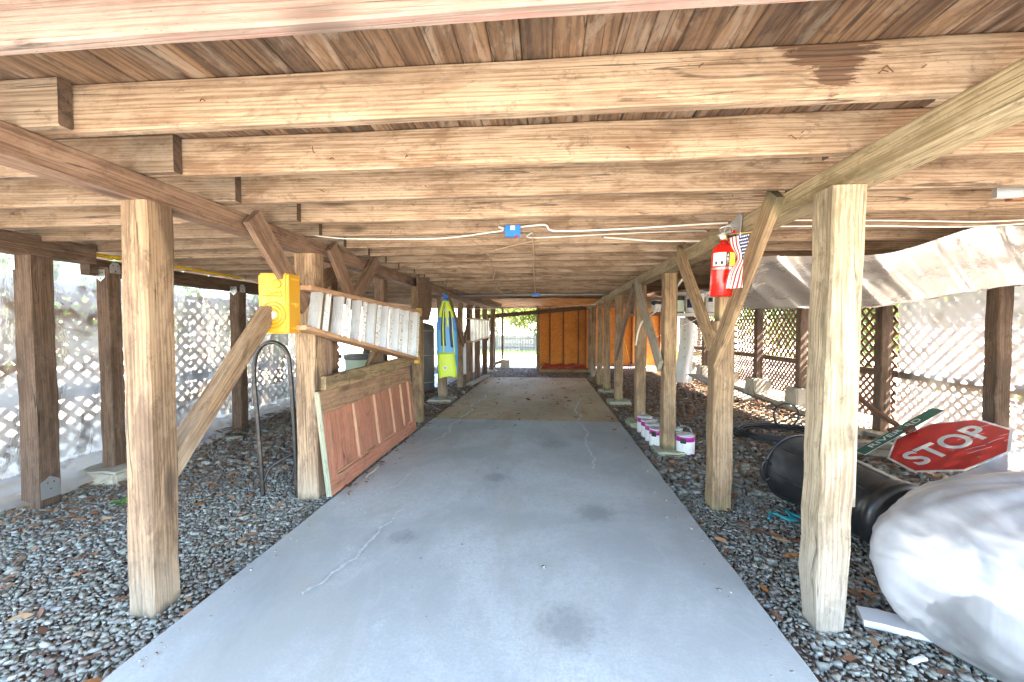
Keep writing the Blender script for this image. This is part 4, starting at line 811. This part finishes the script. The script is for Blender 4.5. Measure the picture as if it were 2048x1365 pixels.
mesh('wall_bracket', [(1.160, 2.52, 1.80), (1.160, 2.66, 1.76), (1.160, 2.66, 1.905), (1.160, 2.50, 1.945), (1.153, 2.52, 1.80), (1.153, 2.66, 1.76), (1.153, 2.66, 1.905), (1.153, 2.50, 1.945)], [(0, 1, 2, 3), (7, 6, 5, 4), (0, 4, 5, 1), (1, 5, 6, 2), (2, 6, 7, 3), (3, 7, 4, 0)], MAT['galv'], ex)
MB().tube(spline([(1.085, 2.59, 1.83), (1.06, 2.57, 1.86), (1.11, 2.55, 1.87), (1.13, 2.56, 1.84), (1.08, 2.56, 1.83), (1.10, 2.55, 1.88), (1.15, 2.57, 1.87)], 6), .0018, 5).build('tie_wire', MAT['galv'], ex)

# small flag hung upright, stripes running down
fl = empty('flag', (1.15, 2.42, 1.8), label='small stars and stripes flag hung upright beside the fire extinguisher', cat='flag')
FW, FH = .125, .315; ft = Vector((1.168, 2.44, 1.80)); fu = Vector((-.93, -.10, -.05))  # from the inner top corner outwards
def fpt(s, q):   # s 0 = staff-side edge by the brace, 1 = free edge; q 0 top .. 1 bottom
    wv = FW * (1 - .42 * math.exp(-((q - .42) / .2) ** 2)) 
    p = ft + fu * (wv * s) + Vector((-.03 * q * q, 0, -FH * q))
    p.y += .012 * math.sin(s * 9 + q * 3) * (.3 + q) - .01 * q; p.z -= .02 * s * (1 - q) * 1.2; return p
ns = 13
for k in range(ns):
    m_ = 'flag_red' if k % 2 == 0 else 'flag_white'; q0 = .46 if k < 7 else 0; V = []; N = 14
    for i in range(N + 1):
        q = q0 + (1 - q0) * i / N; V += [fpt(k / ns, q), fpt((k + 1) / ns, q)]
    mesh('stripe', V, [(2 * i, 2 * i + 1, 2 * i + 3, 2 * i + 2) for i in range(N)], MAT[m_], fl, None, True)
V = [fpt(7 / ns * i / 8, .46 * j / 8) for j in range(9) for i in range(9)]
mesh('canton', V, [(j * 9 + i, j * 9 + i + 1, (j + 1) * 9 + i + 1, (j + 1) * 9 + i) for j in range(8) for i in range(8)], MAT['flag_canton'], fl, None, True)
def star(c, r): return [c + Vector((math.sin(a) * rr, -.0015, math.cos(a) * rr)) for a, rr in ((i * PI / 5, r if i % 2 == 0 else r * .42) for i in range(10))]
for j in range(7):
    for i in range(5):
        s = (i + .5 + (.25 if j % 2 else -.25)) / 5.2 * 7 / ns; q = .03 + .062 * j; c = fpt(max(.02, s), q); P = star(c, .0062)
        mesh('star', P + [c + Vector((0, -.0015, 0))], [((i_ + 1) % 10, i_, 10) for i_ in range(10)], MAT['flag_white'], fl)
MB().tube([ft + Vector((.02, 0, .006)), ft + fu * .17 + Vector((0, 0, -.004))], .003, 6).build('staff', MAT['brass'], fl)

# paint cans
def can(x, y, z, r, hgt, label, group, band='purple', rot=0, body='white_paint', lidm='lid_grey'):
    c = empty('paint_can', (x, y, z), label=label, cat='paint can', group=group); M = Matrix.Translation((x, y, z)) @ Matrix.Rotation(rot, 4, 'Z')
    MB().lathe([(r * .96, 0), (r, .004), (r, hgt - .008), (r * .97, hgt)], 28).build('body', MAT[body], c, M, True)
    MB().lathe([(r * 1.004, hgt * .70), (r * 1.012, hgt * .705), (r * 1.012, hgt * .95), (r * 1.004, hgt * .955)], 28).build('label_band', MAT[band], c, M, True)
    MB().lathe([(r * 1.004, .002), (r * 1.012, .004), (r * 1.012, .014), (r * 1.004, .015)], 28).build('base_band', MAT[band], c, M, True)
    MB().tube([(r * 1.0 * math.cos(a), r * math.sin(a), hgt) for a in np.linspace(0, 2 * PI, 29)[:-1]], .004, 6, True).build('rim', MAT['galv'], c, M, True)
    MB().lathe([(r * .94, hgt - .006), (r * .8, hgt - .006), (r * .78, hgt - .001), (r * .7, hgt - .001), (r * .68, hgt - .006), (0, hgt - .006)], 28).build('lid', MAT[lidm], c, M, True)
    MB().tube(spline([(r + .006, 0, hgt * .72), (r * .75, .03, hgt + .05), (0, .06, hgt + .075), (-r * .75, .03, hgt + .05), (-r - .006, 0, hgt * .72)], 6), .0018, 5).build('handle', MAT['galv'], c, M, True)
    V = []; 
    for i in range(5): a = math.radians(-150 + 9 * i); V += [(r * 1.016 * math.cos(a), r * 1.016 * math.sin(a), hgt * .62), (r * 1.016 * math.cos(a), r * 1.016 * math.sin(a), hgt * .88)]
    mesh('label_logo', V, [(2 * i, 2 * i + 2, 2 * i + 3, 2 * i + 1) for i in range(4)], MAT['label_black'], c, M, True)
    for k in range(3):
        V = []
        for i in range(5): a = math.radians(-140 + 8 * i); V += [(r * 1.005 * math.cos(a), r * 1.005 * math.sin(a), hgt * (.5 - .1 * k)), (r * 1.005 * math.cos(a), r * 1.005 * math.sin(a), hgt * (.515 - .1 * k))]
        mesh('printed_line', V, [(2 * i, 2 * i + 2, 2 * i + 3, 2 * i + 1) for i in range(4)], MAT['label_grey'], c, M, True)
    return c
PG = 'paint cans standing on the gravel'
for i, (yy, nm) in enumerate(((4.44, 'first behind the yellowish post'), (4.62, 'second in the row behind the yellowish post'), (4.82, 'third in the row behind the yellowish post'), (5.02, 'last in the row by the A braced post'))):
    can(1.215, yy, -.04, .088, .205, 'white paint can with purple band, ' + nm, PG, rot=.5 * i)
can(1.43, 4.22, -.04, .092, .20, 'white and purple paint can standing apart on the open gravel side', PG, rot=.2)
can(1.40, 4.48, -.04, .085, .2, 'pale can with green band peeping out behind the yellowish post', PG, 'green_label', body='pale_green')
can(1.40, 4.70, -.04, .085, .2, 'hidden purple banded can between the two rows', PG)
sh = empty('shelf', (2.0, 6.2, 1.45), label='plank shelf with paint cans hung between far posts', cat='shelf')
timber('shelf_board', (1.3, 6.2, 1.452), (2.75, 6.2, 1.475), .28, .03, MAT['wood_red'], sh); timber('front_trim', (1.85, 6.045, 1.445), (2.75, 6.045, 1.458), .02, .05, MAT['scrap_wood'], sh)
timber('bracket', (2.15, 6.25, 1.43), (2.55, 6.25, 1.12), .05, .07, MAT['wood_post_dark'], sh); timber('hanger', (1.32, 6.3, 1.47), (1.32, 6.3, 1.92), .04, .09, MAT['wood_post_dark'], sh, up=(0, 1, 0)); timber('hanger', (2.72, 6.3, 1.49), (2.72, 6.3, 1.92), .04, .09, MAT['wood_post_dark'], sh, up=(0, 1, 0))
SG = 'cans on the shelf'
can(1.64, 6.16, 1.474, .07, .19, 'small dark rimmed can at the near end of the shelf', SG, 'label_black'); can(1.79, 6.18, 1.476, .06, .17, 'slim dark can second on the shelf', SG, 'label_black', body='dark_grey')
can(1.955, 6.16, 1.479, .09, .26, 'black topped tall can in the middle of the shelf', SG, 'label_black', body='pale_green', lidm='dark_grey')
bk = can(2.20, 6.16, 1.483, .125, .30, 'big white bucket with navy label on the shelf', SG, 'white_paint', lidm='white_paint')
V = []
for i in range(7): a = math.radians(-165 + 10 * i); V += [(2.20 + .1275 * math.cos(a), 6.16 + .1275 * math.sin(a), 1.55), (2.20 + .1275 * math.cos(a), 6.16 + .1275 * math.sin(a), 1.68)]
mesh('bucket_label', V, [(2 * i, 2 * i + 2, 2 * i + 3, 2 * i + 1) for i in range(6)], MAT['navy'], bk, None, True)
can(2.46, 6.16, 1.487, .10, .24, 'plain white tub at the far end of the shelf', SG, 'white_paint', lidm='white_paint')

# black bin lying on its side
bn_ = empty('trash_bin', (1.92, 2.7, 0), label='black plastic trash bin lying on its side behind the pale front post', cat='trash bin')
A_ = Vector((1.97, 2.33, .185)); B_ = Vector((1.87, 3.12, .21)); BM = frame(A_, B_ - A_, (0, 0, 1)) @ Matrix.Rotation(PI / 2, 4, 'Y')      # local z: base to rim
BM = frame(A_, B_ - A_, (0, 0, 1)) @ Matrix(((0, 0, 1, 0), (0, 1, 0, 0), (-1, 0, 0, 0), (0, 0, 0, 1)))
BL = (B_ - A_).length
MB().lathe([(0, .028), (.16, .028), (.172, .003), (.195, 0), (.212, .018), (.214, .06), (.203, .068), (.206, .11), (.222, BL * .5), (.238, BL - .06), (.25, BL - .05), (.252, BL - .01), (.240, BL), (.232, BL - .02), (.225, BL - .1), (.195, .05), (0, .045)], 44).build('body', MAT['black_plastic'], bn_, BM, True)
MB().tube([(.253 * math.cos(a), .253 * math.sin(a), BL - .012) for a in np.linspace(0, 2 * PI, 41)[:-1]], .009, 8, True).build('rim', MAT['black_plastic'], bn_, BM, True)
for sgn in (-1, 1): MB().tube(spline([(-.05, sgn * .243, BL - .05), (-.07, sgn * .285, BL - .045), (.0, sgn * .30, BL - .04), (.07, sgn * .285, BL - .045), (.05, sgn * .243, BL - .05)], 5), .012, 8).build('handle', MAT['black_plastic'], bn_, BM, True)
MB().tube([(-.03, -.11, -.002), (.03, -.13, -.002)], .011, 8).build('base_grip', MAT['black_rubber'], bn_, BM, True)
for a in np.linspace(0, 2 * PI, 9)[:-1]: MB().tube([(.208 * math.cos(a), .208 * math.sin(a), .11), (.240 * math.cos(a), .240 * math.sin(a), BL - .07)], .004, 5).build('rib', MAT['black_plastic'], bn_, BM, True)

# black hose coil
hc = empty('hose_coil', (2.75, 5.0, 0), label='tangled coil of black hose on the ground beyond the bin', cat='hose')
pts = []
for i in range(9 * 24):
    a = i / 24 * 2 * PI; k = int(i / 24); r = .36 + .10 * nz(i * .03, 2.2) + .02 * (k % 4); pts.append((2.80 + r * 1.25 * math.cos(a) + .04 * nz(i * .02, 5), 4.95 + r * .9 * math.sin(a) + .05 * nz(i * .02, 9), -.02 + .012 * (k % 5) + .018 * abs(nz(i * .05, 1)) + .012))
MB().tube(pts, .0105, 7).build('coil', MAT['black_rubber'], hc, None, True)
MB().tube([(3.0 + .165 * math.cos(a), 5.25 + .1 * math.cos(a) * .3, .16 + .15 * math.sin(a)) for a in np.linspace(0, 2 * PI, 33)[:-1]], .0105, 7, True).build('raised_loop', MAT['black_rubber'], hc, None, True)
MB().tube(spline([(2.55, 5.1, .01), (2.2, 4.55, 0), (2.05, 4.0, -.01), (2.0, 3.5, -.01), (1.9, 3.3, 0)], 8), .0105, 7).build('loose_end', MAT['black_rubber'], hc, None, True)

# stop sign with a street name blade on the same post, lying tilted
sc = Vector((3.422, 3.707, .25)); su = Vector((.838, -.139, .527)); sv = Vector((.133, .99, .051)); su.normalize(); sn = su.cross(sv).normalized(); sv = sn.cross(su)
SM = Matrix(((su.x, sv.x, sn.x, sc.x), (su.y, sv.y, sn.y, sc.y), (su.z, sv.z, sn.z, sc.z), (0, 0, 0, 1)))
sg = empty('stop_sign', sc, label='scratched red stop sign with green street name blade, propped on the ground', cat='sign')
def octa(r): return [(r / math.cos(PI / 8) * math.cos(PI / 8 + i * PI / 4), r / math.cos(PI / 8) * math.sin(PI / 8 + i * PI / 4)) for i in range(8)]
def prism(pts, z0, z1): n = len(pts); return [(a, b, z0) for a, b in pts] + [(a, b, z1) for a, b in pts], [tuple(range(n))[::-1], tuple(range(n, 2 * n))] + [(i, (i + 1) % n, n + (i + 1) % n, n + i) for i in range(n)]
mesh('plate', *prism(octa(.381), -.003, 0), MAT['sign_white'], sg, SM); mesh('red_field', *prism(octa(.362), .0003, .0013), MAT['sign_red'], sg, SM)
lettering('lettering', 'STOP', .60, .252, MAT['sign_white'], sg, SM @ Matrix.Translation((0, -.005, .0014)), .001, .022)
for yy in (.30, -.30): MB().lathe([(.011, .0014), (.011, .006), (0, .008)], 8, (0, yy, 0)).build('bolt', MAT['rust'], sg, SM)
for i in range(11):
    a = random.uniform(-.5, .2); p = Vector((random.uniform(-.05, .3), random.uniform(-.3, .05), .0016)); d = Vector((math.cos(a), math.sin(a), 0)) * random.uniform(.04, .2); MB().tube([p, p + d * .5 + Vector((0, .004, 0)), p + d], .0011, 4).build('scratch', MAT['sign_white'], sg, SM)
GM = SM @ Matrix.Translation((-.075, .445, .022)) @ Matrix.Rotation(math.radians(1.5), 4, 'Z')
GM = SM @ Matrix.Translation((-.07, .44, .022)) @ Matrix.Rotation(math.radians(9), 4, 'Z')
bl = mesh('name_blade', *prism([(-.42, -.068), (.42, -.068), (.42, .068), (-.42, .068)], -.002, 0), MAT['sign_white'], sg, GM); mesh('green_field', *prism([(-.415, -.063), (.415, -.063), (.415, .063), (-.415, .063)], .0003, .001), MAT['sign_green'], bl, GM)
lettering('lettering', 'RIVER', .335, .062, MAT['sign_white'], bl, GM @ Matrix.Translation((-.1375, .003, .0012)), .0008, .008)
lettering('lettering', 'RD', .135, .062, MAT['sign_white'], bl, GM @ Matrix.Translation((.1575, .003, .0012)), .0008, .008)
MB().box((-.02, -.09, -.012), (.06, -.03, .02)).build('clamp', MAT['rust'], sg, GM @ Matrix.Translation((.03, -.01, .003))); MB().box((-.03, .03, -.012), (.03, .095, .012)).build('clamp', MAT['rust'], sg, GM)
timber('signpost', SM @ Vector((-.03, -.3, -.03)), SM @ Vector((.0, .62, -.03)), .045, .03, MAT['rust'], sg, up=sn)
pa = SM @ Vector((0, .52, -.02)); MB().tube(spline([pa, pa + Vector((-.09, .28, .16)), pa + Vector((-.12, .62, .36)), pa + Vector((-.16, .95, .52))], 5), [.028] * 16, 6).build('bent_post_end', MAT['rust'], sg)

# timbers lying at the lattice foot
for i, (a, b, w, h_, l) in enumerate((((4.3, 11.5, .0), (3.72, 5.0, .0), .14, .09, 'long mossy timber edging along the lattice foot'), ((3.55, 5.75, .0), (4.05, 4.4, .03), .18, .04, 'grey plank lying beside the mossy edging timber'), ((2.9, 4.75, .0), (3.9, 4.2, .06), .12, .06, 'weathered plank under the street name blade'), ((2.75, 4.45, .0), (3.7, 3.98, .05), .09, .05, 'narrow batten under the street name blade'), ((2.95, 8.3, .32), (3.5, 7.2, .02), .28, .03, 'wide grey board sloping down by the far piers'))):
    timber('loose_timber', a, b, w, h_, MAT['wood_grey'], label=l, cat='timber', group='loose timbers by the lattice')
strip = cloth('hanging_strip', lambda u, v: (3.05 + .33 * u + .05 * v * (u - .5) + .03 * math.sin(v * 5), 9.5 + .08 * math.sin(u * 7 + v * 2), 1.5 - 1.5 * v), 12, 20, MAT['white_paint'], label='white perforated sheet hanging beside the far lattice', cat='sheet')
for i in range(7): MB().lathe([(.012, 0), (.012, .002), (0, .002)], 8).build('perforation', MAT['label_black'], strip, Matrix.Translation((3.16, 9.44, 1.4 - .2 * i)) @ Matrix.Rotation(PI / 2, 4, 'X'))
fk = empty('garden_fork', (2.5, 12.9, 0), label='garden fork with yellow handle leaning on the orange wall', cat='garden fork')
MB().tube([(2.62, 12.8, .18), (2.5, 13.25, .95)], .018, 8).build('handle', MAT['orange_tool'], fk, None, True)
for i in range(4): MB().tube([(2.62 + .03, 12.8, .2), (2.58 + .05 * i, 12.76, .14), (2.58 + .05 * i, 12.72, -.06)], .009, 6).build('tine', MAT['black_metal'], fk)
rp = MB()
for s in range(3): rp.tube(spline([(1.46 + .03 * s, 2.72 + .05 * s, .0), (1.52, 2.78, .012), (1.58 + .02 * s, 2.70, .005), (1.62, 2.76 + .03 * s, .015), (1.68, 2.73, .005), (1.72 + .02 * s, 2.66 - .03 * s, .0)], 6), .009, 6)
rp.build('rope_scrap', MAT['turquoise'], None, None, True, label='frayed turquoise rope scrap on the gravel before the bin', cat='rope')
timber('wood_scrap', (1.36, 1.82, .005), (1.56, 1.74, .01), .11, .03, MAT['scrap_wood'], step=.06, jit=.004, label='pale wood scrap on the blue gravel by the plastic bundle', cat='wood scrap')
timber('stick', (1.36, 1.58, .0), (1.43, 1.60, .006), .02, .012, MAT['scrap_wood'], step=.03, jit=.002, label='pale chip of wood in the front gravel', cat='stick')

# milky plastic bundle in the near corner
def bundle(u, v):
    a = u * 2 * PI; el = -1.15 + v * (PI / 2 + 1.15); ce, se = math.cos(el), math.sin(el)
    r = abs(ce) ** .75; cx_, cy_ = 2.15, 1.68
    w = 1 + .05 * nz(math.cos(a) * 2.2, math.sin(a) * 2.2, v * 3) + .025 * nz(math.cos(a) * 5, math.sin(a) * 5 + v * 2, v * 4)
    px_, py_ = math.cos(a) * 2, math.sin(a) * 2; k_ = px_ * 1.6 + v * 5 + .8 * nz(px_, v * 3, 6)
    w += .012 * r * (.55 - abs(nz(k_ * 1.5, py_ * .8, 3))) * (.5 + .5 * nz(px_, py_, 8)) + .004 * r * (.5 - abs(nz(k_ * 3, py_ * 1.7, 5)))
    X_, Z_ = math.cos(a) * r, se; k2 = X_ * .75 + Z_ * .62; al = X_ * .62 - Z_ * .75
    for fq, am in ((2.6, .012), (5.5, .008), (11, .004)):
        n_ = nz(k2 * fq + .35 * nz(al * 2, k2, fq), al * fq * .22 + math.sin(a) * .6, fq); w += am * r * (max(0, 1 - abs(n_) * 4.5) ** 1.5 - .3)
    return (cx_ + .76 * r * w * math.cos(a), cy_ + .47 * r * w * math.sin(a), max(-.02, .27 + .385 * (1 if se > 0 else -1) * abs(se) ** .9 * w))
pb = cloth('plastic_bundle', bundle, 220, 100, MAT['film_bag'], label='big milky plastic sheet bundled beside the pale front post', cat='plastic sheet')
def bfold(u, v): x_ = 1.86 + u * .9; return (x_, 1.85 + .25 * v + .02 * nz(x_ * 5, v * 3), .50 + .16 * v * smooth(0, .5, u) + .04 * u + .015 * nz(x_ * 7, v * 5, 2))
cloth('loose_fold', bfold, 30, 12, MAT['film_bag'], pb)

# ------------------------------------------------------------------ yard beyond the opening, trees outside
fe = empty('plank_fence', (0, 36, -.8), label='weathered grey plank fence at the back of the sunny yard', cat='fence')
x = -9.0
while x < 9:
    h_ = random.uniform(1.40, 1.47); z0 = gz(x, 36) - .03; V, F = boxvf((0, -.07, -.009), (h_, .07, .009)); mesh('board', V, F, MAT['wood_fence'], fe, frame((x, 36 + random.uniform(-.008, .008), z0), (0, 0, 1), (0, -1, 0))); x += .146
for z in (.35, 1.12): timber('fence_rail', (-9, 35.955, gz(0, 36) + z), (9, 35.955, gz(0, 36) + z), .04, .09, MAT['wood_fence'], fe, step=3)
n = 9000; gx = rng.uniform(-12, 12, n); gy = rng.uniform(22, 35.5, n)
B0 = np.stack([gx, gy, np.array([gz(0, y) for y in gy]) - .02], 1); a = rng.uniform(0, 2 * PI, n); hh = rng.uniform(.08, .26, n); dx = np.stack([np.cos(a), np.sin(a), np.zeros(n)], 1) * .014; lean = np.stack([rng.normal(0, .05, n), rng.normal(0, .05, n), hh], 1)
raw('grass', np.stack([B0 - dx, B0 + dx, B0 + lean], 1).reshape(-1, 3), np.arange(3 * n).reshape(-1, 3), MAT['grass_blades'], kind='stuff')
yu = empty('yucca', (-1.03, 15.9, -.06), label='spiky green clump growing alone in the sandy yard', cat='plant')
for i in range(16):
    a = i * 2.4; e = .5 + .7 * ((i * 37) % 16) / 16; L_ = random.uniform(.35, .52); d = Vector((math.cos(a) * math.cos(e), math.sin(a) * math.cos(e), math.sin(e))); s = Vector((-math.sin(a), math.cos(a), 0)) * .014; p = Vector((-1.03, 15.9, -.07))
    mesh('leaf', [p - s, p + s, p + d * L_ * .6 + s * 1.1 + Vector((0, 0, .01)), p + d * L_ + Vector((0, 0, -.03)), p + d * L_ * .6 - s * 1.1 + Vector((0, 0, .01))], [(0, 1, 2, 3, 4)], MAT['yucca_green'], yu)

def leaves(parent, name, C, R, n, size, mat, clumps=26):
    cc = rng.normal(0, 1, (clumps, 3)); cc /= np.linalg.norm(cc, axis=1)[:, None]; cc = cc * (rng.random(clumps) ** .45)[:, None] * np.array(R) + np.array(C)
    k = rng.integers(0, clumps, n); P = cc[k] + rng.normal(0, 1, (n, 3)) * np.array(R) * .20
    u = rng.normal(0, 1, (n, 3)); u /= np.linalg.norm(u, axis=1)[:, None]; w = rng.normal(0, 1, (n, 3)); w -= u * (u * w).sum(1)[:, None]; w /= np.linalg.norm(w, axis=1)[:, None]
    s = (size * rng.uniform(.6, 1.4, n))[:, None]; V = np.stack([P - u * s, P + w * s * .5, P + u * s, P - w * s * .5], 1).reshape(-1, 3)
    return raw(name, V, np.arange(4 * n).reshape(-1, 4), mat, parent)
def tree(x, y, h, R, mat, label, n=5000, trunk=.16, cat='tree', size=.11, group='trees around the yard'):
    z = gz(x, y) - .05; T = empty('tree' if cat == 'tree' else 'shrub', (x, y, z), label=label, cat=cat, group=group)
    th = max(.3, h - R[2]); P = [Vector((x, y, z)), Vector((x + .1, y, z + th * .5)), Vector((x + .05, y + .1, z + th))]; mb = MB().tube(spline(P, 4), [trunk * (1 - .06 * i) for i in range(9)], 8)
    for i in range(6): a = i * 1.05 + x; mb.tube([P[2] - Vector((0, 0, th * .12 * i / 2)), P[2] + Vector((math.cos(a) * R[0] * .35, math.sin(a) * R[1] * .35, R[2] * .3)), P[2] + Vector((math.cos(a) * R[0] * .7, math.sin(a) * R[1] * .7, R[2] * .55))], [trunk * .45, trunk * .25, trunk * .08], 6)
    mb.build('trunk' if cat == 'tree' else 'stems', MAT['bark'], T, None, True); leaves(T, 'crown', (x, y, z + h), R, n, size, MAT[mat]); return T
tree(11.5, 31.5, 5.5, (3.6, 3.0, 2.6), 'foliage_green', 'broad green tree added out of view to shade the fence', 6000, size=.2)  # unseen tree put in to throw shade on the fence
tree(4.4, 33.5, 5.6, (3.0, 2.6, 2.2), 'foliage_dark', 'dark tree added out of view so its shade falls on the fence', 6000, size=.2)  # second added shade tree, kept clear of the view
tree(.9, 34.3, 6.8, (2.4, 2.0, 1.8), 'foliage_green', 'slim tree with a high crown, added out of view to shade the fence', 5000, trunk=.1, size=.18)  # also unseen, its crown placed to shadow the fence boards
tree(-1.2, 41, 3.6, (3.2, 2.2, 1.6), 'foliage_yellow', 'loose yellow green tree standing behind the middle of the fence', 5000, size=.16)
tree(1.6, 38.2, 1.9, (2.6, 1.6, .9), 'foliage_green', 'low green branches spilling over the fence top', 4500, size=.14)
tree(-5.5, 44, 4.4, (3, 2.5, 2.4), 'foliage_yellow', 'pale leafy tree rising behind the fence next to the jamb', 4000, size=.17)
tree(3.5, 50, 6.5, (4, 3, 3.4), 'foliage_green', 'tall green tree farthest behind the fence', 5000, size=.2)
tree(7.4, 7.2, 1.7, (1.2, 1.9, 1.3), 'foliage_yellow', 'yellow green shrub glowing behind the crisp lattice', 6000, .06, 'shrub', .07, 'shrubs outside the lattice')
tree(8.0, 11.0, 1.8, (1.4, 2.2, 1.5), 'foliage_green', 'green shrub behind the far lattice', 6000, .06, 'shrub', .08, 'shrubs outside the lattice')
tree(9.0, 3.8, 1.5, (1.6, 1.8, 1.1), 'foliage_dark', 'dark shrub behind the milky plastic and stop sign', 5000, .06, 'shrub', .08, 'shrubs outside the lattice')
tree(9.5, 15.5, 2.2, (2.2, 2.2, 1.8), 'foliage_yellow', 'shrub at the far corner outside the lattice', 5000, .06, 'shrub', .09, 'shrubs outside the lattice')
tree(-9.8, 3.2, 1.9, (1.4, 1.9, 1.1), 'foliage_dark', 'dark shrub blurred behind the near wrinkled plastic', 4500, .06, 'shrub', .09, 'shrubs outside the plastic wall')
tree(-9.2, 7.5, 1.9, (1.7, 2.2, 1.2), 'foliage_green', 'green shrub blurred behind the middle of the wrinkled plastic', 4500, .06, 'shrub', .09, 'shrubs outside the plastic wall')
tree(-9.5, 13.5, 1.8, (1.6, 2.0, 1.3), 'foliage_green', 'green shrub beyond the grey tank', 4500, .06, 'shrub', .09, 'shrubs outside the plastic wall')
